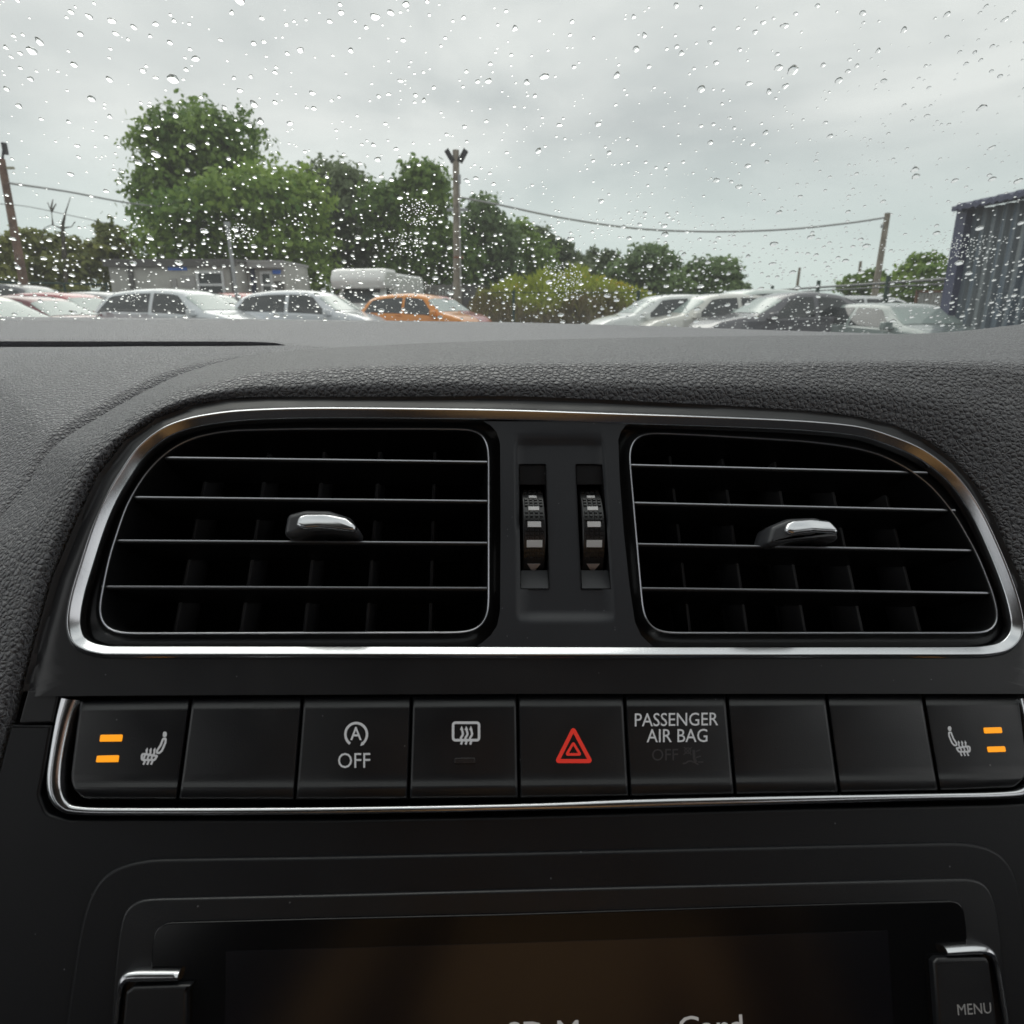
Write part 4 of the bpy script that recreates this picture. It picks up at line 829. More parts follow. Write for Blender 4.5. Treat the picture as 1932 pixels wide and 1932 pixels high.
for q in single:
    u, s, r = q; n, ax, bx = frame(u, s, rng); el = rng.uniform(0.8, 1.25)
    x, y, z = project(glass(u, s))
    o = bpy.data.objects.new('raindrop', shapes[rng.integers(10)]); COL.objects.link(o)
    m4 = Matrix(((*(ax * r * el),), (*(bx * r),), (*(n * r),))).transposed().to_4x4(); m4.translation = Vector(glass(u, s) + n * 0.0002); o.matrix_world = m4
    big = wz = r / z * FPX
    where = 'cloudy sky' if (y < 300 and not (250 < x < 510 and y > 170)) or (x > 1000 and y < 430) else ('trees and parked cars' if y > 300 else 'tallest tree')
    tag(o, ('plump' if big > 6.5 else 'small round') + ' clear raindrop on the windscreen in front of the ' + where, 'raindrop', 'raindrops on the windscreen')
mb = MB()
sv = [drop_shape(rng, 12, 4, 0.54, 0.14, 0.05) for _ in range(6)]
for q in small:
    if id(q) in single_set: continue
    u, s, r = q; n, ax, bx = frame(u, s, rng); v, f = sv[rng.integers(6)]; o_ = glass(u, s) + n * 0.0002
    mb.add([o_ + (ax * p[0] + bx * p[1] + n * p[2]) * r for p in v], f)
o = mb.build('fine_raindrops', wm, None, smooth=180); tag(o, 'countless fine raindrops covering the whole windscreen', 'raindrops', kind='stuff')

# the cabin round the camera (roof, doors, seats): it shades the dashboard and shows only as reflections
M['lining'] = mat('grey roof lining', (0.30, 0.30, 0.29), 0.9); M['trim'] = mat('dark cabin trim', (0.035, 0.035, 0.037), 0.7); M['seat'] = mat('dark seat fabric', (0.03, 0.03, 0.034), 0.9)
def cp(u, f, z): return CAR_R * u + CAR_F * f + np.array((0, 0, z))
tcab = thing('car_cabin', 'dark cabin of the car around the dashboard, with grey roof lining and seats', 'car interior', (0, -0.6, 0))
top = glass(0, 0.98); fz = top[2]; ff_ = (top @ CAR_F)
def slab(u0, u1, f0, f1, z0, z1, m=None):
    m = m or MB(); m.add([cp(u, f, z) for u in (u0, u1) for f in (f0, f1) for z in (z0, z1)], [(0, 1, 3, 2), (4, 6, 7, 5), (0, 4, 5, 1), (2, 3, 7, 6), (0, 2, 6, 4), (1, 5, 7, 3)]); return m
slab(-.66, .66, -2.2, ff_ + .01, fz + .005, fz + .04).build('roof_lining', M['lining'], tcab)
for sg in (-1, 1):
    u0, u1 = sorted((sg * .70, sg * .78)); slab(u0, u1, -2.2, .95, .2, H - .10).build('door_panel', M['trim'], tcab)
    a, b = glass(sg * .72, 0), glass(sg * .635, .98); MB().tube([a + (0, 0, -.1), a, b, b + (0, 0, .02)], .045, 8).build('pillar', M['lining'], tcab)
    slab(u0, u1, -.70, -.50, H - .10, fz).build('pillar', M['trim'], tcab); slab(u0, u1, -2.2, -.70, H - .10, H + .24).build('rear_quarter_blocker', M['trim'], tcab)  # unseen rear quarters, filled past window height to block light and reflections
    x0 = .37 * sg; sm = MB(); sm.add([cp(x0 + dx, f, z) for dx in (-.25, .25) for f, z in ((-.62, .48), (-.48, .60), (-.95, 1.12), (-1.08, 1.05))], [(0, 1, 2, 3), (7, 6, 5, 4), (0, 4, 5, 1), (1, 5, 6, 2), (2, 6, 7, 3), (3, 7, 4, 0)])
    sm.add([cp(x0 + dx, f, z) for dx in (-.26, .26) for f, z in ((-.05, .36), (-.05, .50), (-.62, .46), (-.62, .32))], [(0, 1, 2, 3), (7, 6, 5, 4), (0, 4, 5, 1), (1, 5, 6, 2), (2, 6, 7, 3), (3, 7, 4, 0)])
    o = sm.build('seat', M['seat'], tcab, smooth=30); bv = o.modifiers.new('round', 'BEVEL'); bv.width = .05; bv.segments = 3
    MB().tube([cp(x0 - .12, -1.04, 1.24), cp(x0 + .12, -1.04, 1.24)], .09, 12).build('headrest', M['seat'], tcab, smooth=40)
slab(-.78, .78, -2.2, .95, .17, .20).build('cabin_floor', M['trim'], tcab)
slab(-.75, .75, -2.26, -2.2, .2, H + .31).build('rear_panel_blocker', M['trim'], tcab)  # unseen; raised across most of the rear window to shut out its light
slab(-.75, .75, .955, .98, .2, H - .10).build('bulkhead', M['trim'], tcab)
slab(-.70, .70, -2.0, -1.85, .5, 1.15).build('rear_seat', M['seat'], tcab)

# ================================================================== dashboard
dash = thing('dashboard', 'black car dashboard with grained padding, two air vents and a row of switches', 'dashboard', pan(966, 1400, -60))
rad = thing('car_radio', 'black touchscreen radio set into the console, showing white lettering', 'radio', pan(966, 1900, -40))

# --- padding: lofted from the fascia edge over the crest and back to the crease
FE = [(-60, 1760), (20, 1400), (50, 1291), (75, 1192), (105, 1087), (145, 992), (190, 896), (241, 831), (301, 788.5), (361, 766), (426, 753.5), (501, 749.5), (702, 749.5), (968, 752), (1164, 758.5), (1364, 766), (1515, 775), (1615, 786), (1690, 803.6), (1745, 829), (1796, 866), (1836, 911), (1871, 971), (1901, 1042), (1926, 1097), (1962, 1250), (1990, 1400), (2060, 1760)]
def pd(x, y, n=0):  # depth of the panel plane along a pixel's ray
    p = pan(x, y, n) - CAM; return float(p @ F_)
def dz(x, y, z): d = ray(x, y); return float((z) / d[2])   # depth where the ray is z below/above the eye
def zrow(c): return c
COLS = [  # edge, mid, crest, top, crease : pixel pairs with depth rule
 [(-60, 1760), (-110, 1750, .0), (-200, 1730, .0), (-340, 1700, .0), (-520, 1650, .0)],
 [(20, 1400), (-15, 1390, 0), (-90, 1372, 0), (-220, 1350, 0), (-400, 1370, 0)],
 [(75, 1192), (45, 1180, 0), (-10, 1158, 0), (-90, 1130, 0), (-200, 1200, 0)],
 [(105, 1087), (78, 1078, 0), (32, 1062, 0), (-22, 1046, 0), (-75, 1062, 0)],
 [(145, 992), (122, 978, 0), (95, 960, 0), (70, 942, 0), (38, 928, 0)],
 [(190, 896), (169, 882, 0), (146, 868, 0), (123, 855, 0), (100, 843, 0)],
 [(241, 831), (228, 820, 0), (213, 808, 0), (200, 798, 0), (186, 786, 0)],
 [(301, 788.5), (293, 776, 0), (284, 763, 0), (275, 752, 0), (265, 742, 0)],
 [(361, 766), (358, 750, 0), (354, 732, 0), (349, 717, 0), (345, 704, 0)],
 [(426, 753.5), (427, 735, 0), (428, 714, 0), (429, 694, 0), (430, 679, 0)],
 [(501, 749.5), (501, 727, 0), (502, 702, 0), (503, 681, 0), (505, 665, 0)],
 [(702, 749.5), (700, 722, 0), (697, 691, 0), (690, 669, 0), (680, 652, 0)],
 [(968, 752), (967, 722, 0), (965, 686, 0), (963, 660, 0), (960, 641, 0)],
 [(1364, 766), (1364, 726, 0), (1364, 684, 0), (1364, 655, 0), (1364, 633, 0)],
 [(1615, 786), (1618, 735, 0), (1622, 682, 0), (1624, 653, 0), (1626, 630.5, 0)],
 [(1745, 829), (1762, 755, 0), (1780, 682, 0), (1784, 650, 0), (1788, 625, 0)],
 [(1836, 911), (1890, 800, 0), (1945, 690, 0), (1955, 640, 0), (1962, 606, 0)],
 [(1901, 1042), (2010, 880, 0), (2120, 720, 0), (2150, 650, 0), (2170, 585, 0)],
 [(1962, 1250), (2100, 1080, 0), (2300, 860, 0), (2380, 740, 0), (2440, 640, 0)],
 [(2060, 1760), (2200, 1600, 0), (2400, 1400, 0), (2560, 1300, 0), (2700, 1200, 0)],
]
#   depths of crest and crease per column
CRD = [None] * 20
CRO = [.002, .002, .002, .002, .003, .005, .007, .009, .0105, .0115, .012, .0125, .013, .013, .013, .012, .011, .010, .008, .006]
CSD = [.235, .235, .235, .240, .256, .272, .292, .315, .345, .38, .41, .44, .455, .455, .45, .445, .43, .40, .36, .30]
G = []
for c, dc, ds in zip(COLS, CRD, CSD):
    e = c[0]; row = []
    de = pd(*e); dc = de + CRO[len(G)]
    row.append(atd(e[0] + (0), e[1], de + 0.016))              # tucked behind the fascia edge
    row.append(atd(e[0], e[1], de + 0.0045))
    m_ = c[1]; dm = de * 0.5 + dc * 0.5; row.append(atd(m_[0], m_[1], dm - 0.0022))
    k = c[2]; row.append(atd(k[0], k[1], dc))
    k = c[3]; row.append(atd(k[0], k[1], 1 / (0.52 / dc + 0.48 / ds)))
    k = c[4]; p = atd(k[0], k[1], ds); row.append(p)
    row.append(p + np.array((0, 0.012, -0.010))); row.append(p + np.array((0, 0.02, -0.04)))
    G.append(row)
G = np.array(G)
PADC = np.array([catmull(G[:, r], 10) for r in range(G.shape[1])])      # rows x columns
nc = PADC.shape[1]
def roll(colpts):
    """profile through the eight control points, the crest kept tight"""
    p = colpts; o = [p[0]]
    a = catmull([p[1], p[2], p[3] * 0.985 + p[2] * 0.015], 9)
    o += a[:-1]
    q0, q1, q2 = p[3] + (p[2] - p[3]) * 0.34, p[3], p[3] + (p[4] - p[3]) * 0.10
    o[-1:] = [o[-1]]
    o += [(1 - s) ** 2 * q0 + 2 * s * (1 - s) * q1 + s * s * q2 for s in np.linspace(0, 1, 12)]
    o += [q2 + (p[4] - q2) * s for s in (.25, .5, .75)]
    b = [p[4] + (p[5] - p[4]) * s for s in np.linspace(0, .9, 7)]; o += b
    q0, q2 = p[4] + (p[5] - p[4]) * 0.92, p[6]
    o += [(1 - s) ** 2 * q0 + 2 * s * (1 - s) * p[5] + s * s * q2 for s in np.linspace(0, 1, 6)]
    o.append(p[7]); return o
prof = [roll(PADC[:, j]) for j in range(nc)]; nrw = len(prof[0])
V = np.array(prof).transpose(1, 0, 2).reshape(-1, 3)
pad = mk('padded_cowl', V, grid_faces(nrw, nc), M['pad'], dash, smooth=180)

# --- passenger side skin beyond the crease, and the smooth shelf under the windscreen
bot = PADC[5]; botd = PADC[6]
j0, j1 = 0, 11 * 10
rowsB = []
groove_px = {}
tops = []
for j in range(j0, j1 + 1):
    f = (j - j0) / (j1 - j0); x = -900 + (560 - (-900)) * f ** 0.75; tops.append(atd(x, 654.5 - 3.0 * max(0, (x - 300) / 260), 0.455))
B = []
for i in range(44):
    s = (i / 43) ** 2.2; row = []
    for j in range(j0, j1 + 1):
        p0 = bot[j] + np.array((0, 0.004, -0.0060)); p1 = tops[j - j0]
        q = p0 + (p1 - p0) * s + np.array((0, 0, 0.0035 * math.sin(math.pi * s) * min(1, np.linalg.norm(p1 - p0) / 0.15)))
        # a soft shoulder rising out of the crease
        tp = min(1, max(0, (j - 24) / 26), max(0, (113 - j) / 40)); k_ = min(1, np.linalg.norm(p1 - p0) * s / 0.013); q = q + np.array((0, 0, 0.0072 * tp * k_ * k_ * (3 - 2 * k_) * (1 - s * s)))
        row.append(q)
    B.append(row)
B.append([p + np.array((0, 0.003, -0.0015)) for p in B[-1]]); B.append([p + np.array((0, 0.045, -0.004)) for p in B[-2]])
nb = j1 - j0 + 1
mk('passenger_skin', np.array(B).reshape(-1, 3), grid_faces(len(B), nb), M['dash'], dash, smooth=180)
sk = [np.array(r[0]) for r in B[:-2]]; Vs = []
for dv in ((0, 0, -.0002), (-.10, .005, -.02), (-.30, .02, -.07), (-.36, .03, -.14), (-.37, .04, -.55)): Vs += [p + np.array(dv) for p in sk]
mk('passenger_end', Vs, grid_faces(5, len(sk)), M['dash'], dash, smooth=180)
sk = [prof[0][i] for i in range(1, nrw - 2)]; Vs = []
for dv in ((0, 0, 0), (-.01, .004, -.05), (-.03, .02, -.45)): Vs += [p + np.array(dv) for p in sk]
mk('knee_panel', Vs, grid_faces(3, len(sk)), M['pad'], dash, smooth=180)
# shelf: front lip over the groove, far edge against the windscreen
xs = np.linspace(-1100, 3000, 120); Sf = []
def far_y(x): return np.interp(x, [-1100, 0, 450, 966, 1200, 1356, 1648, 1932, 3000], [585, 597.5, 601.5, 608, 614, 619.5, 629, 636, 660])
for k, sfr in enumerate([-.06, -.03, 0, .015, .04, .1, .25, .45, .65, .82, .93, .97, 1.0]):
    row = []
    for x in xs:
        yn = np.interp(x, [-1100, 470, 520, 545, 600, 3000], [640, 641.5, 644, 650, 662, 680]); fy = far_y(x); dn, df = 0.458, 0.66
        a, b = atd(x, yn, dn), atd(x, fy, df)
        if sfr >= 0:
            q = a + (b - a) * sfr + np.array((0, 0, 0.0022 * math.sin(math.pi * min(1, sfr * 1.0))))
            if sfr < 0.04: q = q - np.array((0, 0, 0.0010 * (1 - sfr / 0.04) ** 2))
        else: q = a + np.array((0, 0.02 if sfr < -.05 else 0.0025, -0.0080 if sfr < -.05 else -0.0043))
        row.append(q)
    Sf.append(row)
Sf.append([p + np.array((0, .02, -.004)) for p in Sf[-1]]); Sf.append([p + np.array((0, .06, -.03)) for p in Sf[-1]]); Sf.append([p + np.array((0, .12, -.08)) for p in Sf[-1]])
mk('windscreen_shelf', np.array(Sf).reshape(-1, 3), grid_faces(len(Sf), len(xs)), M['shelf'], dash, smooth=60)
# back wall of the groove
gx = [x for x in xs if x < 560]
gr = [atd(x, y, .502) for y in (634, 668) for x in gx]
mk('groove', gr, grid_faces(2, len(gx)), M['shelf'], dash)

# --- fascia round the vents
RING = [(124.5, 1177), (131, 1127), (150, 1062), (173, 992), (195, 941), (221, 896), (256, 846), (301, 809), (351, 788.5), (411, 777), (476, 771), (601.5, 767.5), (802, 769), (968.5, 772), (1164, 778.5), (1364, 785), (1515, 792), (1615, 802), (1675, 818.6), (1735, 843.7), (1785.5, 879), (1820.6, 916), (1856, 971.5), (1891, 1046.7), (1916, 1112), (1928, 1157), (1931, 1187), (1923, 1212), (1901, 1232), (1866, 1240.5), (1815, 1242.5), (1600, 1243), (1300, 1243.5), (966, 1243.5), (700, 1243), (400, 1243), (230, 1243), (190, 1241.5), (155, 1232), (133, 1213)]
ring_ab = ccw(resample([ab(*p) for p in catmull(RING, 8, True)], 900))
FOUT = FE[2:26] + [(1985, 1309), (1000, 1309), (300, 1312), (46, 1314)]
fo = np.array([ab(*p) for p in FOUT])
cen = np.array(ab(1030, 1010))
def cast(c, p, poly):
    d = p - c; best = None
    for i in range(len(poly)):
        a, b = poly[i], poly[(i + 1) % len(poly)]; e = b - a; den = d[0] * e[1] - d[1] * e[0]
        if abs(den) < 1e-12: continue
        q = a - c; t = (q[0] * e[1] - q[1] * e[0]) / den; s = (q[0] * d[1] - q[1] * d[0]) / den
        if t > 0 and -1e-6 <= s <= 1 + 1e-6 and (best is None or t > best): best = t
    return c + d * (best or 1.2)
ring_in = offs(ring_ab, -0.6 * MM); V = []; ts = [0, 0, .08, .2, .35, .5, .65, .8, .9, .96, 1, 1]
fo_pts = np.array([cast(cen, p, fo) for p in ring_in])
side = np.array([ab(*p) for p in FE[1:27]]); top_edge = ab(1000, 1290)[1]
fo_pts = np.array([q + nrm(q - cen) * (1.6 * MM if q[1] > top_edge else 0) for q in fo_pts])
def dside(p):
    best = 9
    for i in range(len(side) - 1):
        a, b = side[i], side[i + 1]; e = b - a; t = np.clip((p - a) @ e / (e @ e), 0, 1); best = min(best, np.linalg.norm(p - a - e * t))
    return best / MM
for k, t_v in enumerate(ts):
    for p, q in zip(ring_in, fo_pts):
        r = p + (q - p) * t_v; d_ = dside(r); n_ = .3 - 2.6 * max(0, 1 - d_ / 4.4) ** 1.1
        if k == 0: n_ = -3
        if k == len(ts) - 1: n_ -= 6
        V.append(W(r[0], r[1], n_))
m_ = len(ring_in); f = [(j * m_ + i, j * m_ + (i + 1) % m_, (j + 1) * m_ + (i + 1) % m_, (j + 1) * m_ + i) for j in range(len(ts) - 1) for i in range(m_)]
mk('fascia', V, f, M['fascia'], dash, smooth=50)
v, f = plate(pxab(roundpoly([(52, 1302), (112, 1302), (99, 1364), (34, 1366)], [0, 0, 3, 4], 3), -.35), -.35, 6, .6, 3); mk('fascia_foot', v, f, M['fascia'], dash, smooth=50)
# chrome surround: ridge near the outside, wide inner slope
v, f = sweep(ring_ab, [(0, -1), (0, .25), (-.15, .5), (-.6, .98), (-1.15, 1.5), (-1.3, 1.6), (-1.45, 1.62), (-1.6, 1.55), (-1.9, 1.33), (-2.8, .5), (-3.8, -.28), (-4.0, -.48), (-4.1, -.8), (-4.1, -4)])
mk('chrome_surround', v, f, M['chrome'], dash, smooth=60)
# housing behind everything inside the ring
v, f = plate(offs(ring_ab, -2 * MM)[::2], -46, 3, .5, 2); mk('vent_housing', v, f, M['deep'], dash)

# --- air vents
VL = roundpoly([(176, 1195), (205, 1050), (238, 950), (275, 890), (318, 848), (365, 824), (430, 812), (560, 809), (800, 809), (922, 810), (922, 1193)], [38, 0, 0, 40, 40, 40, 40, 0, 0, 30, 36], 6)
VR = roundpoly([(1217, 1194), (1184, 815), (1300, 819.5), (1515, 832), (1600, 842), (1660, 856), (1712, 882), (1758, 916), (1803, 971), (1846, 1047), (1876, 1122), (1893, 1194)], [36, 32, 0, 0, 40, 40, 40, 40, 30, 0, 0, 40], 6)
def vent(outline, slats, vb, vt, knob, inset, label):
    root = thing('air_vent', None, None, (0, 0, 0)); 
    return root
def slat_mesh(x0, y0, x1, y1, n=-2.0, depth=20, th=1.5, drop=0.10):
    a, b = np.array(ab(x0, y0, n)), np.array(ab(x1, y1, n)); V = []
    pr = [(-depth, -.5), (-.6, -.5), (-.15, -.38), (0, 0.0), (-.15, .38), (-.6, .5), (-depth, .5)]
    for p in (a, b):
        for dn, db in pr: V.append(W(p[0], p[1] + db * th * MM - drop * (-dn) * MM, n + dn))
    k = len(pr); f = [(i, i + 1, k + i + 1, k + i) for i in range(k - 1)] + [list(range(k))[::-1], list(range(k, 2 * k))]
    return V, f
def make_vent(outline, slats, vb, vt, knob, inset):
    path = ccw(soft(pxab(outline, -1), 260, 14))
    v, f = sweep(path, [(9, -5), (3.2, -4.6), (1.6, -3.4), (.55, -1.7), (.25, -1.15), (0, -1.0), (-.25, -1.15), (-.5, -1.8), (-.7, -4), (-1.6, -22), (-2.5, -45)])
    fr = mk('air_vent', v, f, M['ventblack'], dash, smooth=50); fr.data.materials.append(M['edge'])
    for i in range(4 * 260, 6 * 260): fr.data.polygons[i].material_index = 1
    v, f = plate(offs(path, -2.4 * MM)[::3], -40, 3, .3, 2); mk('duct', v, f, M['deep'], fr)
    for s in slats:
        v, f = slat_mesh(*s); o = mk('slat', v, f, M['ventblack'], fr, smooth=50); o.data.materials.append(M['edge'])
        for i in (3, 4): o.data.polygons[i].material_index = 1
    for (xb, xt) in zip(vb, vt):
        V = []; 
        for (x, y) in ((xb, 1196), (xt, 815)):
            a, b = ab(x, y, -21); V += [W(a + da * MM, b, n) for da, n in ((-.8, -38), (-.8, -21.5), (-.4, -21), (.4, -21), (.8, -21.5), (.8, -38))]
        mk('vane', V, [(i, i + 1, 6 + i + 1, 6 + i) for i in range(5)] + [(0, 1, 2, 3, 4, 5), (6, 7, 8, 9, 10, 11)], M['vane'], fr, smooth=40)
    # adjusting tab: an arched grip over the third slat, with a bright inset
    pts = knob; ta = ccw(resample(pxab(pts, 4), 60)); V = []; m_ = len(ta); c0 = ta.mean(0)
    pr_ = [(0, -8), (0, 0.5), (-.25, 2.4), (-.7, 3.4), (-1.3, 4.0), (-2.2, 4.2)]
    bow = lambda p, n: n - 900 * (p[0] - c0[0]) ** 2 * 9
    for d, n in pr_:
        for p in offs(ta, d * MM): V.append(W(p[0], p[1], n - (2600 * (p[0] - c0[0]) ** 2 if n > 0 else 0)))
    f = [(j * m_ + i, j * m_ + (i + 1) % m_, (j + 1) * m_ + (i + 1) % m_, (j + 1) * m_ + i) for j in range(len(pr_) - 1) for i in range(m_)] + [[(len(pr_) - 1) * m_ + i for i in range(m_)]]
    mk('tab', V, f, M['tab'], fr, smooth=60)
    ta = ccw(resample(pxab(inset, 5), 60)); V = []; pr_ = [(0.35, 3.0), (.35, 3.9), (0, 4.6), (-.5, 5.0), (-1.1, 5.2)]
    for d, n in pr_:
        for p in offs(ta, d * MM):
            k = (p[1] - ta[:, 1].min()) / (np.ptp(ta[:, 1])); V.append(W(p[0], p[1], n + 0.8 - 2600 * (p[0] - c0[0]) ** 2 - 2.0 * k))
    f = [(j * 60 + i, j * 60 + (i + 1) % 60, (j + 1) * 60 + (i + 1) % 60, (j + 1) * 60 + i) for j in range(len(pr_) - 1) for i in range(60)] + [[(len(pr_) - 1) * 60 + i for i in range(60)]]
    mk('tab_inlay', V, f, M['chrome'], fr, smooth=60)
    return fr
M['tab'] = mat('satin tab plastic', (0.07, 0.072, 0.08), 0.35, spec=0.7)
M['vane'] = mat('vane plastic', (0.058, 0.058, 0.062), 0.42)
make_vent(VL, [(311, 864, 924, 872.5), (254, 939, 924, 946.5), (221, 1021, 924, 1025.5), (191, 1108, 924, 1111)],
          [328, 454, 574, 692, 812], [405, 512, 616, 719, 822],
          roundpoly([(532, 1008), (540, 968), (575, 960), (620, 961), (660, 974), (678, 1000), (672, 1010), (630, 1003), (585, 1004), (548, 1014)], 12, 4),
          roundpoly([(558, 990), (562, 972), (576, 966), (612, 966), (652, 975), (670, 990), (670, 1001), (640, 998), (600, 994), (572, 996)], 6, 4))
make_vent(VR, [(1190, 878, 1750, 892.3), (1196, 949.5, 1803, 963.5), (1204, 1027.5, 1838, 1039.3), (1211, 1111, 1868, 1119.7)],
          [1302, 1410, 1520, 1628, 1738], [1258, 1356, 1452, 1549, 1644],
          roundpoly([(1446, 1026), (1456, 990), (1490, 976), (1540, 974), (1575, 983), (1588, 1015), (1580, 1020), (1550, 1014), (1500, 1018), (1462, 1030)], 12, 4),
          roundpoly([(1482, 1002), (1488, 986), (1500, 980), (1535, 977), (1570, 981), (1582, 998), (1580, 1005), (1535, 1002), (1496, 1007)], 6, 4))

# --- centre panel with the two thumb wheels
def lerp(a, b, t): return a + (b - a) * t
PY = [795, 803, 815, 830] + list(np.linspace(838, 868, 7)) + [876.2] + list(np.linspace(890, 1100, 16)) + [1111.5] + list(np.linspace(1125, 1190, 14)) + [1198, 1208, 1220]
def edgeL(y): return np.interp(y, [795, 803, 815, 835, 1000, 1151, 1180, 1200, 1220], [912, 926, 937, 943.5, 944.5, 943.5, 938, 925, 900])
def edgeR(y): return np.interp(y, [795, 803, 815, 830, 900, 1000, 1100, 1174, 1200, 1220], [1196, 1180, 1171, 1166.5, 1169, 1176.5, 1187, 1198, 1210, 1232])
def xcols(y):
    k = (y - 876.2) / (1111.5 - 876.2); s = [lerp(979, 982, k), lerp(1029.5, 1036, k), lerp(1086, 1097, k), lerp(1136.5, 1153, k)]
    a, b = edgeL(y), edgeR(y)
    return list(np.linspace(a, s[0], 15)) + list(np.linspace(s[0], s[1], 4))[1:] + list(np.linspace(s[1], s[2], 5))[1:] + list(np.linspace(s[2], s[3], 4))[1:] + list(np.linspace(s[3], b, 15))[1:]
def dish(x, y):
    k = (y - 826) / 348; l, r, t, b = lerp(969, 971, k), lerp(1141, 1165, k), 826, 1175; rc = 20
    qx, qy = max(l + rc - x, x - r + rc), max(t + rc - y, y - b + rc); sd = math.hypot(max(qx, 0), max(qy, 0)) + min(max(qx, qy), 0) - rc
    wdt = 7 if y < 900 else 20
    s = np.clip(-sd / (11 if y < 1000 else 22), 0, 1); s = s * s * (3 - 2 * s)
    return -1.9 * s
V = []; ncol = len(xcols(900))
for y in PY:
    for x in xcols(y):
        n = -0.6 + dish(x, y); V.append(pan(x, y, n))
i0 = min(range(len(PY)), key=lambda i: abs(PY[i] - 876.2)); i1 = min(range(len(PY)), key=lambda i: abs(PY[i] - 1111.5))
hole = lambda i, j: i0 <= i < i1 and (14 <= j < 17 or 21 <= j < 24)
cpn = mk('centre_panel', V, grid_faces(len(PY), ncol, hole), M['panel'], dash, smooth=180)
for (xa, xb, xc, xd, nm) in ((979, 1029.5, 1036, 982, 0), (1086, 1136.5, 1153, 1097, 1)):
    # slot walls
    top = [(xa, 876.2), (xb, 876.2), (xc, 1111.5), (xd, 1111.5)]; q = pxab(roundpoly(top, 2.5, 3), -2.5); v, f = sweep(ccw(q), [(.12, -2.2), (0, -2.6), (-.1, -3.4), (-.15, -18)]); mk('slot', v, f, M['ventblack'], cpn, smooth=40)
    v, f = plate(q, -17.5, 1, .2, 2); mk('slot_floor', v, f, M['deep'], cpn)
    # upper lid and sloped lower lip
    def ln(y): k = (y - 876.2) / 235.3; return lerp(xa, xd, k) + 1.2, lerp(xb, xc, k) - 1.2
    V = [pan(*p) for p in ((ln(878)[0], 878, -3.0), (ln(878)[1], 878, -3.0), (ln(912)[1], 914, -4.2), (ln(912)[0], 914, -4.2), (ln(912)[0], 914, -12), (ln(912)[1], 914, -12))]
    mk('slot_lid', V, [(3, 2, 1, 0), (4, 5, 2, 3)], M['satin'], cpn)
    V = [pan(*p) for p in ((ln(1076)[0], 1076, -6.0), (ln(1076)[1], 1076, -6.0), (ln(1106)[1], 1106, -2.9), (ln(1106)[0], 1106, -2.9), (ln(1110)[1], 1110, -2.5), (ln(1110)[0], 1110, -2.5), (ln(1076)[0], 1076, -14), (ln(1076)[1], 1076, -14))]
    mk('slot_lip', V, [(3, 2, 1, 0), (5, 4, 2, 3), (0, 1, 7, 6)], M['panel'], cpn, smooth=40)
    # thumb wheel: axis across, radius 20 mm
    yc = 994.0; kx = (yc - 876.2) / 235.3; cxp = (lerp(xa, xd, kx) + lerp(xb, xc, kx)) / 2 + 0.5; a0, b0 = ab(cxp, yc, -3); RW = 20.0; n0 = -1.0 - RW; hw = 22.5 * PXM / MM
    def wp(da, th, rr=0.0): return W(a0 + da * MM, b0 + (RW + rr) * math.sin(th) * MM, n0 + (RW + rr) * math.cos(th))
    V = []; f = []; tht = np.linspace(-1.25, 1.25, 70); prw = [(-hw, -2.5), (-hw, -.4), (-hw + .35, 0), (hw - .35, 0), (hw, -.4), (hw, -2.5)]
    for th in tht: V += [wp(da, th, rr) for da, rr in prw]
    f = [(i * 6 + k, i * 6 + k + 1, (i + 1) * 6 + k + 1, (i + 1) * 6 + k) for i in range(69) for k in range(5)]
    mbw = MB(); mbw.add(V, f)
    thof = lambda y: math.asin(np.clip(((ab(cxp, y, 0)[1] - b0) / MM) / RW, -.99, .99))
    rows = [917, 923.5, 938.5, 944.3, 950.2, 964.5, 971.8, 979, 998.5, 1006, 1013.5, 1033.5, 1041, 1048.5, 1073]
    for y in rows:
        th = thof(y); dth = 0.022
        for k in range(4):
            da = (k - 1.5) * 1.75; h = .60
            P8 = [wp(da + sx * h * (1 if rr < .2 else .8), th + st * dth * (1 if rr < .2 else .72), rr) for rr in (-.05, .55) for sx, st in ((-1, -1), (1, -1), (1, 1), (-1, 1))]
            mbw.add(P8, [(4, 5, 6, 7), (0, 1, 5, 4), (1, 2, 6, 5), (2, 3, 7, 6), (3, 0, 4, 7)])
    wh = mbw.build('thumb_wheel', M['wheel'], dash, smooth=35)
    for yv, hwm, hh in ((932.4, 1.45, .62), (957.4, 1.9, .8), (988.4, 2.35, 1.0), (1023.3, 2.75, 1.25)):
        th = thof(yv); dt = hh / RW; P8 = [wp(sx * hwm * q, th + st * dt * q, rr) for rr, q in ((-.05, 1), (.42, 1), (.5, .93)) for sx, st in ((-1, -1), (1, -1), (1, 1), (-1, 1))]
        mk('level_mark', P8, [(8, 9, 10, 11), (4, 5, 9, 8), (5, 6, 10, 9), (6, 7, 11, 10), (7, 4, 8, 11), (0, 1, 5, 4), (1, 2, 6, 5), (2, 3, 7, 6), (3, 0, 4, 7)], M['white'], wh)
    t1, t2 = thof(1058), thof(1071); mk('arrow_mark', [wp(-2.35, t1, .25), wp(2.35, t1, .25), wp(.25, t2, .25), wp(-.25, t2, .25), wp(-2.35, t1, -.1), wp(2.35, t1, -.1), wp(.25, t2, -.1), wp(-.25, t2, -.1)], [(3, 2, 1, 0), (0, 1, 5, 4), (1, 2, 6, 5), (2, 3, 7, 6), (3, 0, 4, 7)], mat('pinkish marking', (0.88, 0.78, 0.75), 0.5), wh)

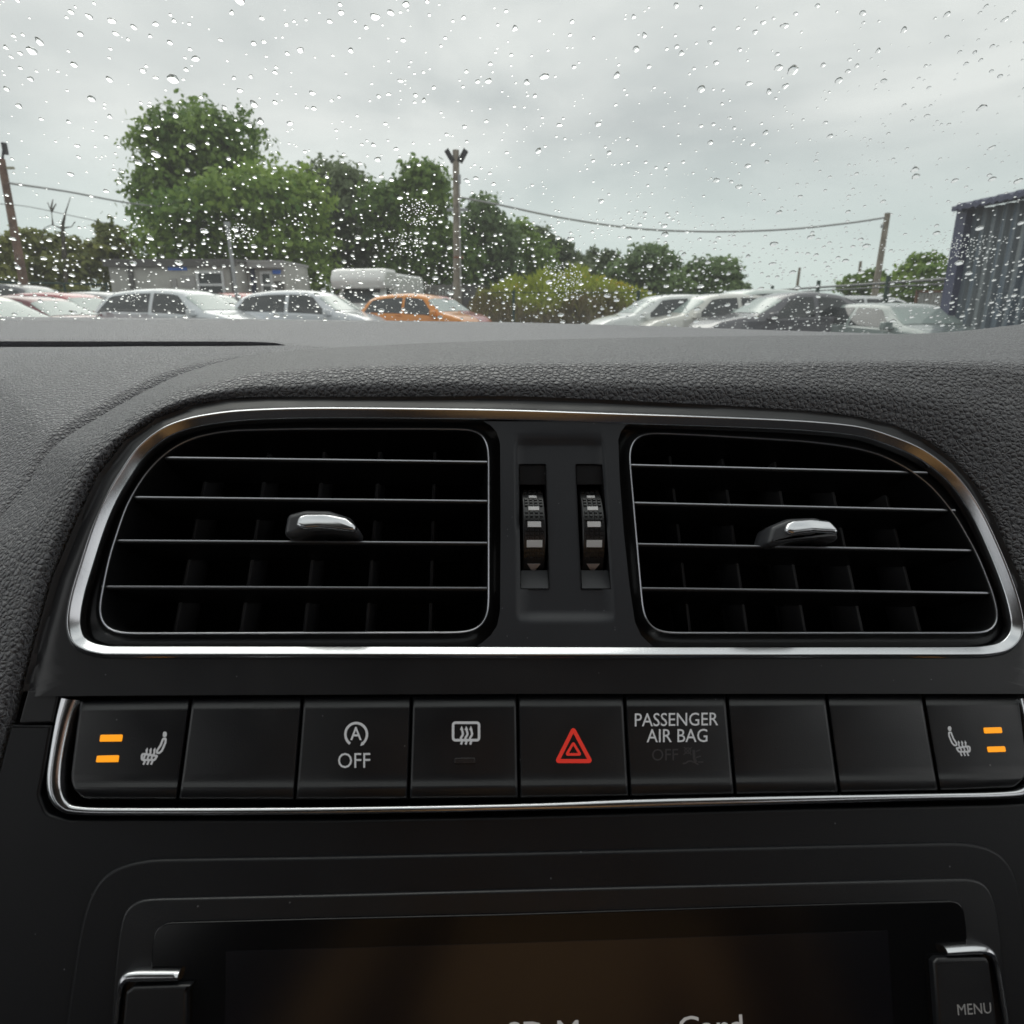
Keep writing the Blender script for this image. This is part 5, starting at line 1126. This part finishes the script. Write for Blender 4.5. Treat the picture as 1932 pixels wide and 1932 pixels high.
# --- switch row
TX = [(149, 1319.6), (361, 1316), (571.5, 1314), (777, 1312.6), (976, 1311), (1177.5, 1310.8), (1370.5, 1310.5), (1558.4, 1310.3), (1740.4, 1310.6), (1924, 1311.5)]
BX = [(126, 1508), (335, 1508), (556, 1508), (770.5, 1507), (979.4, 1505), (1188, 1502), (1387, 1498.5), (1583.5, 1495), (1772, 1491.6), (1944, 1487)]
v, f = plate(pxab([(60, 1300), (2010, 1296), (2020, 1520), (60, 1535)], -9), -9, 3, .5, 2); mk('switch_backing', v, f, M['deep'], dash)
SPROF = [(0.0, -8), (0.0, -3.0), (.008, -2.2), (.03, -1.55), (.10, -.25), (.115, -.08), (.13, 0.0), (.45, 0.0), (.74, 0.0), (.80, .1), (.845, .55), (.875, 1.05), (.89, 1.2), (.905, 1.22), (.975, .75), (.99, .4), (1.0, -.5), (1.0, -8)]
def switch(k):
    tl, tr, br, bl = [np.array(p, float) for p in (TX[k], TX[k + 1], BX[k + 1], BX[k])]; gp = 4.0
    V = []; cols = [0, 0, .012, .03, .5, .97, .988, 1, 1]
    for vv, n in SPROF:
        ins_l = ins_r = 0.0
        if k == 0 and vv > .72: ins_l = 44 * (1 - math.sqrt(max(0, 1 - ((vv - .72) / .28) ** 2)))
        if k == 8 and vv > .72: ins_r = 44 * (1 - math.sqrt(max(0, 1 - ((vv - .72) / .28) ** 2)))
        l, r = tl + (bl - tl) * vv, tr + (br - tr) * vv; l = l + (gp / 2 + ins_l, 0); r = r - (gp / 2 + ins_r, 0)
        for ci, c in enumerate(cols):
            p = l + (r - l) * c; nn = n
            if ci in (0, 8): nn = min(n - 1, -8)
            elif ci in (1, 7): nn = n - .7
            elif ci in (2, 6): nn = n - .12
            V.append(pan(p[0], p[1], nn))
    return mk('switch', V, grid_faces(len(SPROF), len(cols)), M['switch'], dash, smooth=42)
SW = [switch(k) for k in range(9)]
SW[0]['label'] = 'heated seat switch with two lit amber bars at the passenger end'; SW[8]['label'] = 'heated seat switch with two lit amber bars at the driver end'
SW[2]['label'] = 'start stop switch marked with an A in a circular arrow and OFF'; SW[3]['label'] = 'heated rear window switch with an unlit indicator'
SW[4]['label'] = 'hazard warning switch with a red triangle'; SW[5]['label'] = 'passenger air bag warning panel'
class Ink:
    def __init__(s, n=.06): s.m = MB(); s.n = n
    def line(s, pts, w, closed=False): v, f = stroke(pts, w, s.n, closed); s.m.add(v, f); s.n += .012; return s
    def fill(s, pts): v, f = flat(pts, s.n); s.m.add(v, f); s.n += .012; return s
    def text(s, t, quad, bold=0.0): v, f = glyphs(t, quad, s.n, bold); s.m.add(v, f); s.n += .012; return s
    def build(s, name, mt, par): return s.m.build(name, mt, par)
def bar(quad, mt, par, name='indicator_light'):
    v, f = plate(pxab(roundpoly(quad, 2, 3), .35), .35, 1.2, .2, 3); return mk(name, v, f, mt, par, smooth=50)
bar([(189, 1386.5), (231, 1386), (229, 1399), (187, 1399.5)], M['amber'], SW[0]); bar([(182.5, 1426), (224, 1425), (222.5, 1438), (180, 1438.5)], M['amber'], SW[0])
bar([(1856.5, 1373), (1890, 1372), (1892, 1383), (1858.5, 1384)], M['amber'], SW[8]); bar([(1863, 1409), (1896.5, 1408), (1899, 1418.5), (1865.5, 1419.5)], M['amber'], SW[8])
bar([(858, 1430), (896, 1429.6), (897, 1441), (857, 1441.4)], M['unlit'], SW[3])
def seat_icon(par, X):
    """X maps zoomed icon coordinates to pixels"""
    i = Ink(); P_ = lambda L_: [X(x, y) for x, y in L_]; k = abs(X(100, 0)[0] - X(0, 0)[0]) / 100
    i.fill(P_(roundpoly([(1345, 250), (1450, 245), (1490, 330), (1470, 430), (1420, 465), (1320, 462), (1320, 340)], 50, 4)))
    i.line(P_(roundpoly([(1335, 530), (1440, 520), (1420, 700), (1290, 1000), (1190, 1100), (1080, 1105), (1090, 1010), (1230, 800)], 50, 4)), 80 * k, True)
    i.line(P_(roundpoly([(480, 1160), (600, 1150), (1090, 1230), (980, 1390), (470, 1385)], [90, 60, 20, 70, 70], 5)), 80 * k, True)
    for d in (0, 155, 310):
        i.line(P_(catmull([(540 + d, 1560), (590 + d, 1440), (555 + d, 1340), (600 + d, 1210), (665 + d, 1110), (665 + d, 990)], 4)), 72 * k)
        i.fill(P_([(612 + d, 1000), (705 + d, 880), (728 + d, 1005)]))
    i.build('symbol', M['print'], par)
seat_icon(SW[0], lambda x, y: ((380 + x / 13.8) * .6457, (2120 + y / 13.8) * .6457))
seat_icon(SW[8], lambda x, y: (1832 - (x - 425) * (44 / 1065), 1370 + (y - 245) * (56 / 1325)))
z5 = lambda x, y: ((960 + x / 4.025) * .6457, (2080 + y / 4.025) * .6457)
i = Ink(); i.line([z5(325 + 127 * math.cos(R(a)), 265 - 133 * math.sin(R(a))) for a in range(232, -62, -8)], 4.4)
i.fill([z5(372, 402), z5(390, 352), z5(420, 386)]); i.text('A', [z5(255, 178), z5(390, 178), z5(390, 330), z5(255, 330)], .012); i.text('OFF', [z5(112, 486), z5(490, 484), z5(490, 656), z5(112, 660)], .0); i.build('symbol', M['print'], SW[2])
i = Ink(); i.line([z5(*p) for p in roundpoly([(1465, 128), (1770, 128), (1770, 333), (1465, 333)], 28, 5)], 4.6, True)
for d in (0, 54, 108): i.line([z5(*p) for p in catmull([(1560 + d, 378), (1568 + d, 345), (1556 + d, 310), (1580 + d, 262), (1566 + d, 205)], 5)], 4.0); i.fill([z5(1544 + d, 212), z5(1566 + d, 164), z5(1588 + d, 212)])
i.build('symbol', M['print'], SW[3])
z4 = lambda x, y: (963.4 + .5013 * x, 1278.5 + .5013 * y)
i = Ink(); i.line([z4(*p) for p in roundpoly([(236, 194), (300, 314), (176, 314)], 4, 3)], 7.0, True); i.line([z4(*p) for p in roundpoly([(236, 246), (262, 289), (211, 289)], 3, 3)], 4.6, True); i.build('symbol', M['red'], SW[4])
z6 = lambda x, y: ((1840 + x / 6.9) * .6457, (2060 + y / 6.9) * .6457)
i = Ink(); i.text('PASSENGER', [z6(103, 170), z6(1785, 152), z6(1785, 406), z6(103, 430)], .004); i.text('AIR BAG', [z6(342, 490), z6(1568, 482), z6(1568, 742), z6(342, 750)], .004); i.build('lettering', M['print'], SW[5])
i = Ink(.02); i.text('OFF', [z6(450, 890), z6(975, 885), z6(975, 1115), z6(450, 1122)], -.002)
i.line([z6(*p) for p in circ(1170, 920, 60, 55)], 1.6); i.line([z6(1090, 1000), z6(1250, 850)], 1.6); i.line([z6(1100, 850), z6(1240, 1000)], 1.6)
i.line([z6(*p) for p in catmull([(1080, 1180), (1130, 1170), (1200, 1130), (1290, 1150), (1380, 1200)], 4)], 2.5); i.line([z6(1290, 920), z6(1300, 1080), z6(1330, 1140)], 5); i.line([z6(1340, 935), z6(1420, 905)], 1.6); i.line([z6(1380, 1150), z6(1480, 1150)], 2); i.line([z6(1340, 1060), z6(1430, 1030)], 2)
i.build('unlit_legend', M['ghost'], SW[5])
# chrome strip hugging the switch row
CH = [(132.5, 1319), (120, 1362), (108, 1425), (103, 1470), (107, 1500), (122, 1520), (150, 1528.5), (250, 1530.5), (600, 1529), (966, 1522.5), (1213, 1515.5), (1500, 1508.5), (1750, 1503), (1880, 1500), (1930, 1494), (1950, 1475), (1952, 1430), (1944, 1370), (1934, 1318)]
CHW = [30, 25, 22.5, 23, 22, 18, 14, 13, 12.5, 12, 16, 15, 13, 13, 15, 20, 22, 22, 24]
cc = catmull([(x, y, wd) for (x, y), wd in zip(CH, CHW)], 8); path = np.array([ab(p[0], p[1], 0) for p in cc]); wds = np.array([p[2] for p in cc]) * PXM / MM
nl = offs(path, 1.0, False) - path; prs = [(-.5, -5), (-.5, 0), (-.46, .4), (-.36, .75), (0, 1.15), (.34, .95), (.46, .5), (.5, -.1), (.5, -5)]
V = []
for q, n_ in prs:
    for p, w_, nv in zip(path, wds, nl): r = p + nv * (q * w_ * MM); V.append(W(r[0], r[1], n_ + .4))
mk('chrome_strip', V, grid_faces(len(prs), len(path)), M['chrome'], dash, smooth=60)

# --- console below
v, f = plate(pxab(roundpoly([(20, 1367), (98, 1367), (82, 1460), (74, 1500), (88, 1535), (130, 1547), (600, 1547), (966, 1541), (1500, 1526), (1880, 1518), (1960, 1514), (2050, 1500), (2140, 2150), (-160, 2150), (-30, 1560)], [3, 3, 0, 20, 20, 20, 0, 0, 0, 0, 20, 0, 0, 0, 0], 5), -.6), -.6, 10, .9, 4)
mk('console_panel', v, f, M['satin'], dash, smooth=50)
v, f = plate(pxab(roundpoly([(96, 2150), (123, 1930), (148, 1760), (166, 1692), (196, 1642), (272, 1621.5), (600, 1617), (966, 1609.5), (1400, 1599.5), (1816, 1589.5), (1872, 1598), (1910, 1628), (1928, 1690), (1990, 2150)], [0, 0, 30, 40, 50, 60, 0, 0, 0, 50, 40, 40, 30, 0], 6), .8), .8, 4, 1.0, 5, 500)
mk('console_surround', v, f, M['satin'], dash, smooth=50)
v, f = plate(pxab(roundpoly([(196, 2150), (216, 1817), (232, 1697), (600, 1689), (966, 1679.5), (1400, 1668.5), (1868, 1656.5), (1886, 1740), (1930, 2150)], [0, 0, 36, 0, 0, 0, 36, 0, 0], 6), 2.0), 2.0, 3, .8, 5, 500)
bz = mk('bezel', v, f, M['panel2'] if 'panel2' in M else M['switch'], rad, smooth=50)
scp = roundpoly([(270, 2150), (284, 1825), (290, 1741.5), (600, 1733), (966, 1724.5), (1400, 1710.5), (1817, 1698.5), (1824, 1750), (1850, 2150)], [0, 0, 36, 0, 0, 0, 34, 0, 0], 6)
v, f = plate(pxab(scp, 3.0), 3.0, 2.5, .45, 4); sg_ = mk('glass_front', v, f, M['gloss'], rad, smooth=50)
v, f = plate(pxab([(420, 2150), (426, 1795), (700, 1787), (968, 1779), (1339, 1767), (1675, 1756), (1700, 2150)], 3.12), 3.12, .6, .05, 2); scr = mk('screen', v, f, M['screen'], rad)
v, f = glyphs('SD Memory Card', [(957, 1929), (1400, 1914), (1403, 1955), (957, 1970)], 3.2, .004); mk('lettering', v, f, M['screentext'], scr)
def key(chrome_pts, wds_, cap, lab):
    v, f = plate(pxab(cap, 5.5), 5.5, 4, .9, 4); kb = mk('menu_key' if lab else 'side_key', v, f, M['switch'], rad, smooth=50)
    cc = catmull([(x, y, w_) for (x, y), w_ in zip(chrome_pts, wds_)], 8); path = np.array([ab(p[0], p[1], 4.5) for p in cc]); wd = np.array([p[2] for p in cc]) * PXM / MM; nl = offs(path, 1.0, False) - path; V = []
    pr_ = [(-.5, 1), (-.5, 4.2), (-.36, 5.2), (0, 5.8), (.36, 5.2), (.5, 4.2), (.5, 1)]
    for q, n_ in pr_:
        for p, w_, nv in zip(path, wd, nl): r = p + nv * (q * w_ * MM); V.append(W(r[0], r[1], n_))
    k = len(path); fc = grid_faces(len(pr_), k) + [[j * k for j in range(len(pr_))], [j * k + k - 1 for j in range(len(pr_))][::-1]]
    mk('key_trim', V, fc, M['chrome'], kb, smooth=60)
    return kb
key([(338, 1841), (290, 1841.5), (250, 1842.5), (234, 1849), (226, 1870), (220, 1930), (206, 2100)], [16, 17, 17, 15, 10, 8, 8], roundpoly([(236, 1872), (250, 1862), (362, 1858), (352, 1874), (350, 2120), (214, 2120)], [10, 10, 3, 3, 0, 0], 4), False)
kb = key([(1783, 1795), (1810, 1793.5), (1845, 1792), (1866, 1796), (1877, 1812), (1886, 1860), (1906, 1990), (1920, 2100)], [15, 16, 16, 15, 11, 8, 8, 8], roundpoly([(1762, 1816), (1770, 1808), (1862, 1806), (1868, 1816), (1905, 2120), (1785, 2120)], [4, 4, 8, 8, 0, 0], 4), True)
v, f = glyphs('MENU', [(1805.5, 1895), (1869, 1891.5), (1871, 1911.5), (1807.5, 1915.5)], 5.58, .0); mk('lettering', v, f, mat('dim key lettering', (0.55, 0.55, 0.55), 0.6), kb)

# ================================================================== the photographer, seen only as a warm blur in the chrome and the screen
def person():
    t = thing('person', 'person in an orange brown jacket holding up a phone, reflected in the screen', 'person', (0.12, -0.60, 0.63))
    jm = mat('orange brown jacket', (0.50, 0.28, 0.11), 0.85); sk = mat('skin', (0.55, 0.33, 0.24), 0.55); hm = mat('dark hair', (0.03, 0.02, 0.015), 0.6)
    def skin(name, joints, edges, mt, par, root=0):
        me = bpy.data.meshes.new(name); me.from_pydata([j[0] for j in joints], edges, []); o = bpy.data.objects.new(name, me); COL.objects.link(o); o.parent = par; me.materials.append(mt)
        o.modifiers.new('skin', 'SKIN'); me.skin_vertices or None
        if not me.skin_vertices: me.attributes
        for i, j in enumerate(joints):
            sv_ = me.skin_vertices[0].data[i]; sv_.radius = (j[1], j[1] * (j[2] if len(j) > 2 else 1)); sv_.use_root = (i == root)
        s = o.modifiers.new('smooth', 'SUBSURF'); s.levels = 2; s.render_levels = 2
        for p in me.polygons: p.use_smooth = True
        return o
    def skin_ready(name, joints, edges, mt, par):
        me = bpy.data.meshes.new(name); bm = bmesh.new(); ly = bm.verts.layers.skin.verify(); vs = []
        for i, j in enumerate(joints):
            v_ = bm.verts.new(j[0]); r_ = j[1]; v_[ly].radius = r_ if hasattr(r_, '__len__') else (r_, r_); v_[ly].use_root = (i == 0); vs.append(v_)
        for a, b in edges: bm.edges.new((vs[a], vs[b]))
        bm.to_mesh(me); bm.free(); me.materials.append(mt); o = bpy.data.objects.new(name, me); COL.objects.link(o); o.parent = par
        md = o.modifiers.new('skin', 'SKIN'); md.use_smooth_shade = True; s = o.modifiers.new('smooth', 'SUBSURF'); s.levels = 1; s.render_levels = 2; return o
    # jacket: torso and both sleeves
    J = [((0, 0, .0), (.17, .13)), ((0, 0, .18), (.17, .12)), ((0, .02, .36), (.18, .12)), ((0, .03, .50), (.14, .10)),
         ((-.19, .04, .47), .065), ((-.25, .14, .30), .052), ((-.12, .42, .46), .038), ((.19, .04, .47), .065), ((.25, .14, .30), .052), ((.12, .42, .46), .038)]
    skin_ready('jacket', J, [(0, 1), (1, 2), (2, 3), (3, 4), (4, 5), (5, 6), (3, 7), (7, 8), (8, 9)], jm, t)
    hd = [((0, .03, .50), .055), ((0, .04, .60), .052), ((0, .055, .68), (.075, .08)), ((0, .06, .76), (.082, .095)), ((0, .05, .82), (.06, .07)), ((0, .15, .72), .014)]
    skin_ready('body', hd, [(0, 1), (1, 2), (2, 3), (3, 4), (3, 5)], sk, t)
    hr_ = [((0, .03, .80), (.085, .10)), ((0, .045, .86), (.06, .075)), ((0, -.03, .74), (.05, .05))]
    skin_ready('hair', hr_, [(0, 1), (0, 2)], hm, t)
    for sg in (-1, 1):
        pts = [((sg * .12, .42, .46), .026), ((sg * .10, .47, .49), .030)]; ed = [(0, 1)]
        for k in range(4):
            b_ = len(pts); z = .46 + .022 * k; pts += [((sg * .085, .50, z), .010), ((sg * .06, .525, z + .005), .009), ((sg * .045, .52, z + .006), .007)]; ed += [(1, b_), (b_, b_ + 1), (b_ + 1, b_ + 2)]
        b_ = len(pts); pts += [((sg * .075, .46, .53), .011), ((sg * .05, .455, .55), .009)]; ed += [(1, b_), (b_, b_ + 1)]
        skin_ready('hand', pts, ed, sk, t)
    LG = [((0, 0, -.02), (.15, .12)), ((-.10, .18, -.03), .085), ((-.12, .45, -.02), .065), ((-.12, .5, -.22), .05), ((.10, .18, -.03), .085), ((.12, .45, -.02), .065), ((.12, .5, -.22), .05)]
    skin_ready('trousers', LG, [(0, 1), (1, 2), (2, 3), (0, 4), (4, 5), (5, 6)], mat('dark trousers', (0.03, 0.035, 0.05), 0.9), t)
person()
